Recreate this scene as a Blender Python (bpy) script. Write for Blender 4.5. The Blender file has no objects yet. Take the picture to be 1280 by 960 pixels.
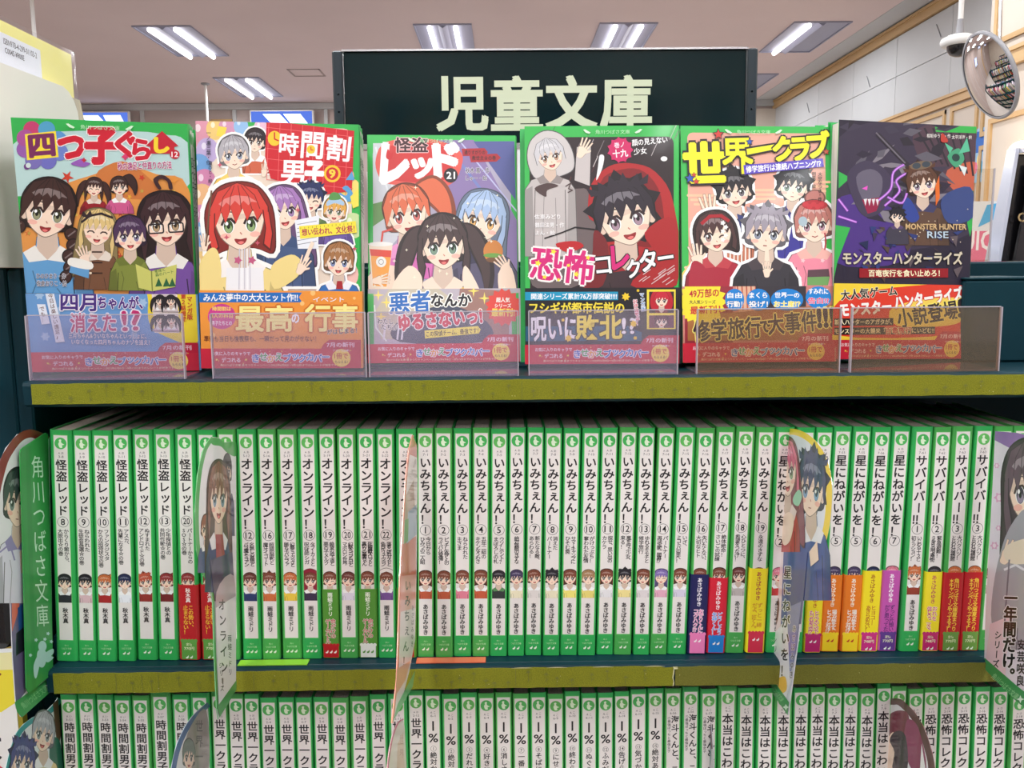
import bpy, math, random
import numpy as np
from mathutils import Matrix, Vector, Euler
from mathutils.geometry import tessellate_polygon
random.seed(7)
SC = bpy.context.scene
C = SC.collection
R = math.radians

# ------------------------------------------------------------------ camera
FPX = 1100.0
cam_d = bpy.data.cameras.new('camera')
cam_d.sensor_width = 36.0
cam_d.lens = FPX / 1280.0 * 36.0
cam_d.clip_start = 0.02
cam_d.clip_end = 100
cam = bpy.data.objects.new('camera', cam_d)
C.objects.link(cam)
CAM_POS = Vector((0, 0, 1.45))
CAM_ROT = Matrix.Rotation(R(-0.5), 3, 'Z') @ Matrix.Rotation(R(90 - 7.5), 3, 'X') @ Matrix.Rotation(R(-0.5), 3, 'Z')
cam.matrix_world = Matrix.Translation(CAM_POS) @ CAM_ROT.to_4x4()
SC.camera = cam

# ------------------------------------------------------------------ world, exposure
SC.view_settings.view_transform = 'Standard'
SC.view_settings.look = 'None'
SC.view_settings.gamma = 1.0
SC.view_settings.exposure = 0.0
SC.view_settings.use_curve_mapping = False
SC.cycles.max_bounces = 6
SC.cycles.diffuse_bounces = 4
SC.cycles.glossy_bounces = 4
SC.cycles.transmission_bounces = 6
SC.cycles.transparent_max_bounces = 16
SC.cycles.caustics_reflective = False
SC.cycles.caustics_refractive = False
SC.cycles.sample_clamp_indirect = 4.0
SC.cycles.use_denoising = True
W_ = bpy.data.worlds.new('shop_air')
W_.use_nodes = True
W_.node_tree.nodes['Background'].inputs[0].default_value = (1.0, 0.95, 0.92, 1)
W_.node_tree.nodes['Background'].inputs[1].default_value = 0.35
SC.world = W_
TUBE_W = 12.8          # watts of each ceiling tube lamp

# ------------------------------------------------------------------ helpers
def lin(c):
    c = c / 255.0
    return c / 12.92 if c <= 0.04045 else ((c + 0.055) / 1.055) ** 2.4

def rgb(*c):
    return (lin(c[0]), lin(c[1]), lin(c[2]), 1.0)

def mat(name, col=(200, 200, 200), rough=0.5, metal=0.0, coat=0.0, spec=0.5):
    m = bpy.data.materials.new(name)
    m.use_nodes = True
    b = m.node_tree.nodes['Principled BSDF']
    b.inputs['Base Color'].default_value = rgb(*col)
    b.inputs['Roughness'].default_value = rough
    b.inputs['Metallic'].default_value = metal
    b.inputs['Coat Weight'].default_value = coat
    b.inputs['Coat Roughness'].default_value = 0.08
    b.inputs['Specular IOR Level'].default_value = spec
    return m

def nd(m, t, **kw):
    n = m.node_tree.nodes.new(t)
    for k, v in kw.items():
        setattr(n, k, v)
    return n

def noisy(name, c1, c2, scale=40, rough=0.6, bump=0.0, stretch=(1, 1, 1), detail=4, coat=0.0, metal=0.0):
    m = mat(name, c1, rough, metal, coat)
    L = m.node_tree.links
    b = m.node_tree.nodes['Principled BSDF']
    tc = nd(m, 'ShaderNodeTexCoord'); mp = nd(m, 'ShaderNodeMapping'); nz = nd(m, 'ShaderNodeTexNoise')
    mx = nd(m, 'ShaderNodeMix', data_type='RGBA')
    mp.inputs['Scale'].default_value = stretch
    nz.inputs['Scale'].default_value = scale
    nz.inputs['Detail'].default_value = detail
    L.new(tc.outputs['Object'], mp.inputs[0]); L.new(mp.outputs[0], nz.inputs['Vector'])
    rp = nd(m, 'ShaderNodeValToRGB')
    rp.color_ramp.elements[0].position = 0.35; rp.color_ramp.elements[1].position = 0.65
    L.new(nz.outputs['Fac'], rp.inputs[0]); L.new(rp.outputs[0], mx.inputs[0])
    mx.inputs[6].default_value = rgb(*c1); mx.inputs[7].default_value = rgb(*c2)
    L.new(mx.outputs[2], b.inputs['Base Color'])
    if bump:
        bp = nd(m, 'ShaderNodeBump'); bp.inputs['Strength'].default_value = bump; bp.inputs['Distance'].default_value = 0.001
        L.new(nz.outputs['Fac'], bp.inputs['Height']); L.new(bp.outputs[0], b.inputs['Normal'])
    return m

def emis(name, col, strength):
    m = bpy.data.materials.new(name); m.use_nodes = True
    nt = m.node_tree; nt.nodes.clear()
    e = nt.nodes.new('ShaderNodeEmission'); o = nt.nodes.new('ShaderNodeOutputMaterial')
    e.inputs[0].default_value = rgb(*col); e.inputs[1].default_value = strength
    nt.links.new(e.outputs[0], o.inputs[0])
    return m

def print_mat(name, rough, coat):
    m = mat(name, (255, 255, 255), rough, 0, coat)
    a = nd(m, 'ShaderNodeAttribute'); a.attribute_name = 'ink'
    m.node_tree.links.new(a.outputs['Color'], m.node_tree.nodes['Principled BSDF'].inputs['Base Color'])
    return m

def clear_mat(name, tint, gloss_rough, haze, hazecol=(225, 215, 225)):
    m = bpy.data.materials.new(name); m.use_nodes = True
    nt = m.node_tree; nt.nodes.clear()
    o = nt.nodes.new('ShaderNodeOutputMaterial'); tr = nt.nodes.new('ShaderNodeBsdfTransparent'); gl = nt.nodes.new('ShaderNodeBsdfGlossy')
    df = nt.nodes.new('ShaderNodeBsdfDiffuse'); fr = nt.nodes.new('ShaderNodeFresnel'); m1 = nt.nodes.new('ShaderNodeMixShader'); m2 = nt.nodes.new('ShaderNodeMixShader')
    tr.inputs[0].default_value = rgb(*tint); df.inputs[0].default_value = rgb(*hazecol)
    gl.inputs['Roughness'].default_value = gloss_rough; fr.inputs[0].default_value = 1.45
    m1.inputs[0].default_value = haze
    nt.links.new(tr.outputs[0], m1.inputs[1]); nt.links.new(df.outputs[0], m1.inputs[2])
    ge = nt.nodes.new('ShaderNodeNewGeometry'); sb = nt.nodes.new('ShaderNodeMath'); sb.operation = 'SUBTRACT'; sb.inputs[0].default_value = 1.0
    mu = nt.nodes.new('ShaderNodeMath'); mu.operation = 'MULTIPLY'      # the sheet reflects once, on its outer face
    nt.links.new(ge.outputs['Backfacing'], sb.inputs[1]); nt.links.new(fr.outputs[0], mu.inputs[0]); nt.links.new(sb.outputs[0], mu.inputs[1])
    nt.links.new(mu.outputs[0], m2.inputs[0]); nt.links.new(m1.outputs[0], m2.inputs[1]); nt.links.new(gl.outputs[0], m2.inputs[2])
    nt.links.new(m2.outputs[0], o.inputs[0])
    return m

M = {}
M['print'] = print_mat('printed_ink', 0.42, 0.2)
M['print_gloss'] = print_mat('printed_plastic', 0.35, 0.45)
M['print_matte'] = print_mat('printed_paper', 0.8, 0.0)
M['jacket'] = noisy('green_jacket', (50, 176, 88), (44, 168, 82), 30, 0.35, coat=0.4)
M['jacket_b'] = noisy('olive_green_jacket', (74, 172, 82), (68, 164, 76), 30, 0.35, coat=0.4)
M['pages'] = noisy('page_edges', (190, 176, 162), (160, 148, 136), 900, 0.85, 0.3, (1, 1, 0.02))
M['pages_side'] = noisy('page_edges_side', (232, 226, 220), (196, 190, 186), 1200, 0.85, 0.3, (0.02, 1, 0.02))
M['teal'] = noisy('dark_teal_enamel', (15, 54, 64), (12, 47, 57), 6, 0.4)
M['teal'].node_tree.nodes['Principled BSDF'].inputs['Specular IOR Level'].default_value = 0.22
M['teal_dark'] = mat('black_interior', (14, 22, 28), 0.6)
M['felt'] = noisy('olive_felt_paper', (138, 138, 22), (112, 114, 14), 1400, 0.95, 0.5)
M['felt_b'] = noisy('dull_olive_felt_paper', (118, 116, 40), (98, 98, 26), 1400, 0.95, 0.5)
M['torn'] = mat('torn_paper_edge', (205, 200, 150), 0.9)
M['clear'] = clear_mat('clear_acrylic', (240, 236, 244), 0.05, 0.11, (220, 212, 226))  # lilac haze share paints the milky reflection of ceiling and floor
M['pane'] = clear_mat('thin_clear_sheet', (250, 246, 238), 0.04, 0.03)
M['smoke'] = clear_mat('brownish_acrylic', (226, 212, 196), 0.05, 0.10, (200, 182, 162))
M['edge'] = clear_mat('acrylic_edge', (200, 200, 205), 0.1, 0.55)
M['film'] = clear_mat('shrink_film', (250, 250, 250), 0.10, 0.05)
M['sign'] = noisy('black_green_sign', (10, 34, 38), (8, 28, 34), 3, 0.1)
M['sign'].node_tree.nodes['Principled BSDF'].inputs['Specular IOR Level'].default_value = 0.25
M['sign_end'] = mat('dark_navy_channel', (10, 34, 46), 0.3, 0, 0.3)
M['sign_let'] = mat('ivory_letters', (214, 218, 192), 0.6)
M['metal'] = mat('brushed_metal', (200, 200, 205), 0.25, 1.0)
M['mirror'] = mat('mirror_glass', (235, 232, 228), 0.02, 1.0)
M['rim'] = mat('grey_rubber_rim', (150, 150, 155), 0.4)
M['white'] = mat('white_plastic', (232, 232, 230), 0.4)
M['black'] = mat('black_plastic', (16, 15, 18), 0.2, 0, 0.5)
M['wood'] = noisy('light_oak_trim', (198, 164, 116), (186, 150, 102), 8, 0.5, 0.1, (1, 0.1, 1))
M['cream'] = noisy('cream_wall', (204, 194, 182), (200, 188, 176), 2, 0.8)
M['offwhite'] = noisy('white_panel_wall', (192, 194, 196), (188, 190, 192), 2, 0.7)
M['pinkwall'] = noisy('pinkish_wall', (184, 168, 164), (178, 162, 158), 2, 0.8)
M['ceil'] = noisy('ceiling_board', (220, 202, 201), (216, 198, 197), 1.2, 0.9)
M['floor'] = noisy('shop_floor', (196, 190, 186), (188, 182, 178), 2, 0.35)
M['card'] = noisy('white_card_board', (226, 224, 216), (220, 217, 208), 5, 0.8)
M['beige'] = mat('beige_card', (196, 184, 160), 0.8)
M['tube'] = emis('lit_tube', (255, 250, 248), 4.2)
M['reflector'] = mat('troffer_reflector', (158, 160, 182), 0.5)
M['globe'] = emis('lit_globe', (255, 236, 200), 3.0)
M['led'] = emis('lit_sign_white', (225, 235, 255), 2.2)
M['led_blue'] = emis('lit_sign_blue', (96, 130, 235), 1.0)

def link(name, me, m, parent=None):
    o = bpy.data.objects.new(name, me)
    C.objects.link(o)
    if m is not None and len(me.materials) == 0:
        me.materials.append(m)
    if parent is not None:
        o.parent = parent
    return o

def tag(o, label=None, cat=None, group=None, kind=None):
    if label: o['label'] = label
    if cat: o['category'] = cat
    if group: o['group'] = group
    if kind: o['kind'] = kind
    return o

def thing(name, label, cat, loc=(0, 0, 0), rot=None, group=None):
    o = bpy.data.objects.new(name, None)
    o.empty_display_size = 0.02
    C.objects.link(o)
    if rot is None:
        o.location = loc
    else:
        o.matrix_world = Matrix.Translation(Vector(loc)) @ rot.to_4x4()
    return tag(o, label, cat, group)

class MB:
    """collects boxes, prisms and tubes into one mesh"""
    def __init__(s): s.v = []; s.f = []; s.sm = []
    def add(s, vs, fs, smooth=False):
        n = len(s.v); s.v += [tuple(v) for v in vs]; s.f += [tuple(i + n for i in f) for f in fs]; s.sm += [smooth] * len(fs)
        return s
    def box(s, x0, x1, y0, y1, z0, z1, b=0.0):
        if b <= 0:
            return s.add([(x0, y0, z0), (x1, y0, z0), (x1, y1, z0), (x0, y1, z0), (x0, y0, z1), (x1, y0, z1), (x1, y1, z1), (x0, y1, z1)],
                  [(0, 3, 2, 1), (4, 5, 6, 7), (0, 1, 5, 4), (1, 2, 6, 5), (2, 3, 7, 6), (3, 0, 4, 7)])
        ring = [(x0 + b, y0), (x1 - b, y0), (x1, y0 + b), (x1, y1 - b), (x1 - b, y1), (x0 + b, y1), (x0, y1 - b), (x0, y0 + b)]
        cx, cy = (x0 + x1) / 2, (y0 + y1) / 2
        def ins(p):
            return (p[0] + (b if p[0] < cx else -b) * 0.9, p[1] + (b if p[1] < cy else -b) * 0.9)
        lv = [(z0, [ins(p) for p in ring]), (z0 + b, ring), (z1 - b, ring), (z1, [ins(p) for p in ring])]
        vs = [(p[0], p[1], z) for z, r in lv for p in r]; fs = []
        for k in range(3):
            for i in range(8):
                j = (i + 1) % 8
                fs.append((k * 8 + i, k * 8 + j, k * 8 + 8 + j, k * 8 + 8 + i))
        fs += [tuple(range(7, -1, -1)), tuple(range(24, 32))]
        return s.add(vs, fs)
    def tube(s, p0, p1, r, n=12, r1=None):
        p0, p1 = Vector(p0), Vector(p1); d = (p1 - p0).normalized()
        a = d.orthogonal().normalized(); b = d.cross(a); r1 = r if r1 is None else r1
        vs = []
        for p, q in ((p0, r), (p1, r1)):
            for i in range(n):
                t = 2 * math.pi * i / n
                vs.append(p + a * math.cos(t) * q + b * math.sin(t) * q)
        fs = [(i, (i + 1) % n, n + (i + 1) % n, n + i) for i in range(n)]
        s.add(vs, fs, True)
        return s.add(vs, [tuple(range(n - 1, -1, -1)), tuple(range(n, 2 * n))])
    def lathe(s, prof, n=32, mtx=None):
        vs = []
        for (r, z) in prof:
            for i in range(n):
                t = 2 * math.pi * i / n
                p = Vector((r * math.cos(t), r * math.sin(t), z))
                vs.append(mtx @ p if mtx else p)
        fs = []
        for k in range(len(prof) - 1):
            for i in range(n):
                j = (i + 1) % n
                fs.append((k * n + i, k * n + j, k * n + n + j, k * n + n + i))
        return s.add(vs, fs, True)
    def mesh(s, name='m'):
        me = bpy.data.meshes.new(name)
        me.from_pydata(s.v, [], s.f)
        me.polygons.foreach_set('use_smooth', s.sm)
        me.update()
        return me
    def build(s, name, m, parent=None):
        return link(name, s.mesh(name), m, parent)

def bx(name, m, x0, x1, y0, y1, z0, z1, parent=None, b=0.0):
    return MB().box(x0, x1, y0, y1, z0, z1, b).build(name, m, parent)

# ------------------------------------------------------------------ lettering
_G = {}; _L = {}
def glyph(s, w=0.0):
    if w > 0.0105:                      # bold: the letter struck several times, each strike shifted a little
        k = (s, round(w, 4))
        if k not in _G:
            v, f = glyph(s, 0.004); d = w - 0.002; vs = []; fs = []; n = len(v)
            st = 8 if d > 0.032 else 4
            for i in range(st):
                a = 2 * math.pi * (i + .5) / st
                vs.append(v + np.array([math.cos(a), math.sin(a)]) * d)
                fs += [tuple(j + n * i for j in q) for q in f]
            _L[k] = np.repeat(np.arange(st), n)
            _G[k] = (np.concatenate(vs), fs)
        return _G[k]
    k = (s, round(w, 4))
    if k in _G: return _G[k]
    c = bpy.data.curves.new('t', 'FONT'); c.body = s; c.offset = w; c.resolution_u = 2
    o = bpy.data.objects.new('t', c); C.objects.link(o)
    dg = bpy.context.evaluated_depsgraph_get(); dg.update()
    e = o.evaluated_get(dg); me = e.to_mesh()
    v = np.zeros(len(me.vertices) * 3); me.vertices.foreach_get('co', v)
    v = v.reshape(-1, 3)[:, :2].copy()
    f = [tuple(p.vertices) for p in me.polygons]
    e.to_mesh_clear(); bpy.data.objects.remove(o); bpy.data.curves.remove(c)
    _G[k] = (v, f)
    return _G[k]

def crom(pts, n=4, closed=True):
    out = []; N = len(pts)
    rng = range(N) if closed else range(N - 1)
    for i in rng:
        if closed: p = [pts[(i + k) % N] for k in (-1, 0, 1, 2)]
        else: p = [pts[max(0, i - 1)], pts[i], pts[i + 1], pts[min(N - 1, i + 2)]]
        for j in range(n):
            t = j / n
            out.append(tuple(0.5 * (2 * p[1][a] + (p[2][a] - p[0][a]) * t + (2 * p[0][a] - 5 * p[1][a] + 4 * p[2][a] - p[3][a]) * t * t
                       + (3 * p[1][a] - p[0][a] - 3 * p[2][a] + p[3][a]) * t ** 3) for a in (0, 1)))
    if not closed: out.append(tuple(pts[-1]))
    return out

def ell(cx, cy, rx, ry, a=0, n=20):
    ca, sa = math.cos(R(a)), math.sin(R(a))
    return [(cx + rx * math.cos(t) * ca - ry * math.sin(t) * sa, cy + rx * math.cos(t) * sa + ry * math.sin(t) * ca)
            for t in [2 * math.pi * i / n for i in range(n)]]

def rrect(x0, y0, x1, y1, r, n=4):
    o = []
    for cx, cy, a0 in ((x1 - r, y1 - r, 0), (x0 + r, y1 - r, 90), (x0 + r, y0 + r, 180), (x1 - r, y0 + r, 270)):
        for i in range(n + 1):
            a = R(a0 + 90 * i / n); o.append((cx + r * math.cos(a), cy + r * math.sin(a)))
    return o

def star(cx, cy, r0, r1, n, a=0):
    return [(cx + (r0 if i % 2 == 0 else r1) * math.cos(R(a) + math.pi * i / n), cy + (r0 if i % 2 == 0 else r1) * math.sin(R(a) + math.pi * i / n)) for i in range(2 * n)]

def homography(src, dst):
    A = []; b = []
    for (x, y), (u, v) in zip(src, dst):
        A.append([x, y, 1, 0, 0, 0, -u * x, -u * y]); b.append(u)
        A.append([0, 0, 0, x, y, 1, -v * x, -v * y]); b.append(v)
    h = np.linalg.solve(np.array(A, float), np.array(b, float))
    H = np.append(h, 1).reshape(3, 3)
    def f(P):
        P = np.asarray(P, float).reshape(-1, 2)
        q = np.c_[P, np.ones(len(P))] @ H.T
        return q[:, :2] / q[:, 2:3]
    return f

STEP = 3e-6
class Print:
    """flat printing: coloured shapes, each one hair above the last; local u = x, v = z, towards the reader = -y"""
    def __init__(s, fmap=None, clip=None, step=STEP):
        s.map = fmap or (lambda P: np.asarray(P, float).reshape(-1, 2))
        s.cap = True; s.clip = clip; s.v = []; s.f = []; s.c = []; s.k = 1; s.n = 0; s.step = step
    def _emit(s, uv, faces, col, lay=None):
        d = np.full(len(uv), -s.k * s.step)
        if lay is not None: d = d - lay * s.step * .3
        s.v.append(np.c_[uv[:, 0], d, uv[:, 1]])
        s.f += [tuple(i + s.n for i in f) for f in faces]
        s.c.append(np.tile(np.array(rgb(*col)), (len(uv), 1)))
        s.n += len(uv)
    def _clip(s, P):
        if s.clip is None: return P
        x0, y0, x1, y1 = s.clip; P = [tuple(p) for p in P]
        for ax, lim, sg in ((0, x0, 1), (0, x1, -1), (1, y0, 1), (1, y1, -1)):
            out = []
            for i in range(len(P)):
                a, b = P[i - 1], P[i]
                ia, ib = (a[ax] - lim) * sg >= 0, (b[ax] - lim) * sg >= 0
                if ia != ib:
                    t = (lim - a[ax]) / (b[ax] - a[ax])
                    out.append((a[0] + (b[0] - a[0]) * t, a[1] + (b[1] - a[1]) * t))
                if ib: out.append(b)
            P = out
            if len(P) < 3: return None
        return P
    def poly(s, pts, col, lift=True):
        P = s._clip(s.map(pts))
        if P is None or len(P) < 3: return
        P = np.asarray(P)
        if len(P) <= 4: faces = [tuple(range(len(P)))]
        else: faces = [tuple(t) for t in tessellate_polygon([[Vector((p[0], p[1], 0)) for p in P]])]
        s._emit(P, faces, col)
        if lift: s.k += 1
    def smooth(s, pts, col, n=4): s.poly(crom(pts, n), col)
    def rect(s, x0, y0, x1, y1, col): s.poly([(x0, y0), (x1, y0), (x1, y1), (x0, y1)], col)
    def line(s, pts, w, col, closed=False):
        n = len(pts); segs = n if closed else n - 1
        for i in range(segs):
            a = Vector(pts[i]); b = Vector(pts[(i + 1) % n]); d = b - a
            if d.length < 1e-9: continue
            d.normalize(); nn = Vector((-d.y, d.x)) * w / 2; e = d * w * 0.25
            k0 = s.k; s.k = k0 + (i % 3) * .2
            s.poly([a - nn - e, b - nn + e, b + nn + e, a + nn - e], col, False); s.k = k0
            if closed or i < segs - 1:
                c_ = Vector(pts[(i + 2) % n]) - b
                if c_.length > 1e-9 and d.angle(c_) > 0.2 and abs(w) > 0:
                    s.k += .65 + (i % 3) * .1; s.poly(ell(b.x, b.y, w * .5, w * .5, 0, 8), col, False); s.k = k0
        s.k += 1
    def rim(s, pts, w, col, ctr, taper=True):
        """a border of width w lying inside an outline, drawn along part of it"""
        n = len(pts); I = []
        for i in range(n):
            a = Vector(pts[max(0, i - 1)]); b = Vector(pts[min(n - 1, i + 1)]); d = (b - a).normalized(); nn = Vector((-d.y, d.x))
            if nn.dot(Vector(ctr) - Vector(pts[i])) < 0: nn = -nn
            I.append(Vector(pts[i]) + nn * w)
        for i in range(n - 1): s.poly([pts[i], pts[i + 1], I[i + 1], I[i]], col, False)
        s.k += 1
    def tris(s, P, faces, col, key=None):
        uv = s.map(P)
        if s.clip:
            x0, y0, x1, y1 = s.clip
            ok = (uv[:, 0] >= x0) & (uv[:, 0] <= x1) & (uv[:, 1] >= y0) & (uv[:, 1] <= y1)
            if not ok.any(): return
            if not ok.all():
                faces = [f for f in faces if all(ok[i] for i in f)]
        s._emit(uv, faces, col, _L.get(key))
    def h(s, t, cx, cy, w, hh, col, wt=0.012, a=0, out=None, ow=0.05, flip=None, sy=-1):
        """horizontal words fitted into a box centred on cx, cy; sy=-1 when the drawing's y runs down"""
        if any(ord(c) > 0x4e00 and c not in '四子一世大人小九' and ord(c) < 0xff00 for c in t) and len(t) > 0 and s.cap:
            wt = min(wt, .030); ow = min(ow, wt + .052)
        v0, f0 = glyph(t, 0.0)
        if len(v0) == 0: return
        lo, hi = v0.min(0), v0.max(0); c0 = (lo + hi) / 2; sz = np.maximum(hi - lo, 1e-6)
        ky = hh / sz[1]; kx = w / sz[0] if w else ky
        ca, sa = math.cos(R(a)), math.sin(R(a))
        def tf(v):
            q = (v - c0) * np.array([kx, ky * sy])
            return np.c_[cx + q[:, 0] * ca - q[:, 1] * sa, cy + q[:, 0] * sa + q[:, 1] * ca]
        for cc, ww in ((out, ow), (col, wt)) if out else ((col, wt),):
            v, f = glyph(t, ww); s.tris(tf(v), f, cc, (t, round(ww, 4))); s.k += 3 if ww > .0105 else 1
    def ch(s, c, cx, cy, sx, syy, col, wt, sy=-1, a=0, rot=False):
        v, f = glyph(c, wt)
        if len(v) == 0: return
        q = v - np.array([0.5 if ord(c) > 0x2000 else (v[:, 0].min() + v[:, 0].max()) / 2, 0.36])
        if rot: q = np.c_[q[:, 1], -q[:, 0]]
        if c in '、。': q = q + np.array([0.6, 0.6])
        if c in 'ぁぃぅぇぉっゃゅょァィゥェォッャュョ': q = q + np.array([0.09, 0.09])
        q = q * np.array([sx, syy * sy]); ca, sa = math.cos(R(a)), math.sin(R(a))
        s.tris(np.c_[cx + q[:, 0] * ca - q[:, 1] * sa, cy + q[:, 0] * sa + q[:, 1] * ca], f, col, (c, round(wt, 4)))
    def vt(s, t, cx, y0, pitch, size, col, wt=0.015, sy=-1, a=0, out=None, ow=0.06, wx=1.0):
        """vertical words: first cell centred on cx, y0; cells go down the page"""
        dn = 1 if sy == -1 else -1
        for cc, ww in ((out, ow), (col, wt)) if out else ((col, wt),):
            for i, c in enumerate(t):
                d = i * pitch
                s.ch(c, cx - math.sin(R(a)) * d, y0 + dn * math.cos(R(a)) * d, size * wx, size, cc, ww, sy, a, c in 'ー～〜…（）()—')
            s.k += 3 if ww > .0105 else 1
    def cells(s, t, x0, x1, cy, size, cols, wt=0.03, out=None, ow=0.08, a=0, sy=-1, jit=0):
        n = len(t); p = (x1 - x0) / n; cm = (x0 + x1) / 2
        for k in ((0, 1) if out else (1,)):
            for i, c in enumerate(t):
                dx = x0 + p * (i + .5) - cm; cx = cm + dx * math.cos(R(a)); y = cy + dx * math.sin(R(a)) + (jit if i % 2 else -jit)
                s.ch(c, cx, y, size, size, out if k == 0 else cols[i % len(cols)], ow if k == 0 else wt, sy, a)
            s.k += 3
    def mesh(s, name='ink'):
        me = bpy.data.meshes.new(name)
        V = np.concatenate(s.v); col = np.concatenate(s.c)
        me.from_pydata(V.tolist(), [], s.f)
        at = me.attributes.new('ink', 'FLOAT_COLOR', 'POINT')
        at.data.foreach_set('color', col.astype(np.float32).ravel())
        # faces all look to the reader
        me.update()
        return me
    def build(s, name, m, parent): return link(name, s.mesh(name), m, parent)

# ------------------------------------------------------------------ generic drawn people for the covers
SK = (250, 222, 200)
def darker(c, k=0.72): return tuple(int(x * k) for x in c)
def lighter(c, k=0.45): return tuple(int(x + (255 - x) * k) for x in c)

def fig(p, x, y, r, hair, top, style='short', eye=(110, 80, 60), tilt=0, mouth='open', collar=(245, 245, 245), flip=1, sx=1.0,
        body=True, wink=False, shut=False, glasses=False, detail=2, halo=None, body_len=3.6, body_w=1.0, sy=1.0, extra=None):
    """one anonymous drawn bust: x, y centre of the face, r half its width"""
    ca, sa = math.cos(R(tilt)), math.sin(R(tilt))
    def T(P): return [(x + (a * flip * ca - b * sa) * r * sx, y + (a * flip * sa + b * ca) * r * sy) for a, b in P]
    def U(P): return [(x + a * r * sx, y + b * r * sy) for a, b in P]
    hd, hl = darker(hair, 0.62), lighter(hair, 0.35)
    ol = darker(hair, 0.4); w = r * 0.055
    S = crom
    backs = {
     'short': [(-1.12, 0.1), (-1.15, -.6), (-.75, -1.25), (0, -1.5), (.75, -1.25), (1.15, -.6), (1.12, .1), (.9, .7), (-.9, .7)],
     'bob': [(-1.3, .6), (-1.3, -.5), (-.8, -1.3), (0, -1.52), (.8, -1.3), (1.3, -.5), (1.35, .6), (1.2, 1.25), (.5, 1.0), (-.5, 1.0), (-1.25, 1.2)],
     'long': [(-1.35, .6), (-1.25, -.6), (-.8, -1.3), (0, -1.52), (.8, -1.3), (1.25, -.6), (1.4, .8), (1.5, 2.2), (1.35, 3.4), (.7, 3.0), (0, 2.2), (-.8, 2.9), (-1.4, 3.2), (-1.5, 2.0)],
     'hood': [(-1.6, 1.2), (-1.75, -.2), (-1.2, -1.5), (0, -2.05), (1.2, -1.5), (1.75, -.2), (1.6, 1.2), (.8, 1.6), (-.8, 1.6)],
    }
    bb = backs.get(style, backs['short'])
    hc = hair
    if style == 'hood': hc = extra or (235, 235, 238)
    Bpts = [(-.45, 1.0), (-.5, 1.45), (-1.3 * body_w, 1.75), (-1.75 * body_w, 2.5), (-1.9 * body_w, body_len), (1.9 * body_w, body_len), (1.75 * body_w, 2.5), (1.3 * body_w, 1.75), (.5, 1.45), (.45, 1.0)]
    if halo:
        p.line(S(T(bb), 3), r * .32, halo, True)
        if body: p.line(U(Bpts), r * .32, halo, False)
    if style == 'twin':
        for q in (-1, 1):
            p.smooth(T([(q * .9, -.9), (q * 1.55, -.8), (q * 2.1, 0), (q * 2.3, 1.4), (q * 1.9, 2.6), (q * 1.7, 1.4), (q * 1.25, .3)]), hd)
            p.smooth(T([(q * .95, -.85), (q * 1.5, -.7), (q * 1.95, .1), (q * 2.1, 1.3), (q * 1.85, 2.2), (q * 1.7, 1.2), (q * 1.3, .2)]), hair)
    if style == 'pony':
        p.smooth(T([(.5, -1.2), (1.5, -1.6), (2.2, -.9), (2.35, .3), (1.9, 1.3), (1.6, .4), (1.1, -.3)]), hd)
        p.smooth(T([(.6, -1.15), (1.5, -1.45), (2.05, -.8), (2.15, .2), (1.85, .9), (1.6, .2), (1.1, -.5)]), hair)
    if style == 'bun':
        p.poly(T(ell(0.15, -1.55, .62, .5)), hd); p.poly(T(ell(0.15, -1.58, .52, .4)), hair)
    p.poly(S(T(bb), 4), ol)
    p.poly([(x + (a - x) * .965, y + (b - y) * .965) for a, b in S(T(bb), 4)], hc if style == 'hood' else hd)
    if style == 'spiky':
        p.poly(T(star(0, -.35, 1.5, 1.08, 9, -90)), hd)
    if body:
        p.poly(U(Bpts), darker(top, .5))
        Bi = [(a * .965, b + (.02 if b < 2 else 0)) for a, b in Bpts]
        p.poly(U(Bi), top)
        if detail > 1:
            p.poly(U([(-1.85 * body_w, body_len), (-1.7 * body_w, 2.5), (-1.2 * body_w, 2.2), (-1.05 * body_w, body_len)]), darker(top, .8))
            p.poly(U([(1.85 * body_w, body_len), (1.7 * body_w, 2.5), (1.25 * body_w, 2.1), (1.15 * body_w, body_len)]), darker(top, .86))
            p.line(U([(-1.1 * body_w, body_len), (-1.02 * body_w, 2.5)]), w, darker(top, .5)); p.line(U([(1.1 * body_w, body_len), (1.02 * body_w, 2.5)]), w, darker(top, .5))
            p.line(U([(-.6, body_len), (-.45, 2.9), (-.6, 2.4)]), w * .8, darker(top, .7)); p.line(U([(.55, body_len), (.4, 3.1)]), w * .8, darker(top, .7))
        p.poly(U([(-.4, .8), (-.45, 1.5), (0, 1.95), (.45, 1.5), (.4, .8)]), darker(SK, .86))
        p.poly(U([(-.5, 1.35), (-1.0, 1.65), (-.75, 2.05), (0, 1.95), (-.35, 1.6)]), collar); p.poly(U([(.5, 1.35), (1.0, 1.65), (.75, 2.05), (0, 1.95), (.35, 1.6)]), collar)
    if style == 'braid':
        for q in (-1, 1):
            for i, (a, b) in enumerate(((1.12, .75), (1.25, 1.2), (1.12, 1.65), (1.22, 2.1), (1.1, 2.5))):
                p.poly(T(ell(q * a, b, .34 - i * .02, .3, 20 * q)), ol); p.poly(T(ell(q * a, b, .29 - i * .02, .25, 20 * q)), hair)
                if detail > 1: p.line(T([(q * a - .15, b + .1), (q * a + .1, b - .15)]), w, hl)
    if style not in ('hood', 'long', 'bob'):
        for q in (-1, 1): p.poly(T(ell(q * .93, .15, .16, .26)), darker(SK, .9))
    face = [(-.93, -.3), (-.9, .15), (-.68, .62), (-.3, .93), (0, 1.04), (.3, .93), (.68, .62), (.9, .15), (.93, -.3), (.5, -1.0), (-.5, -1.0)]
    p.smooth(T(face), darker(SK, .55), 3)
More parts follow.
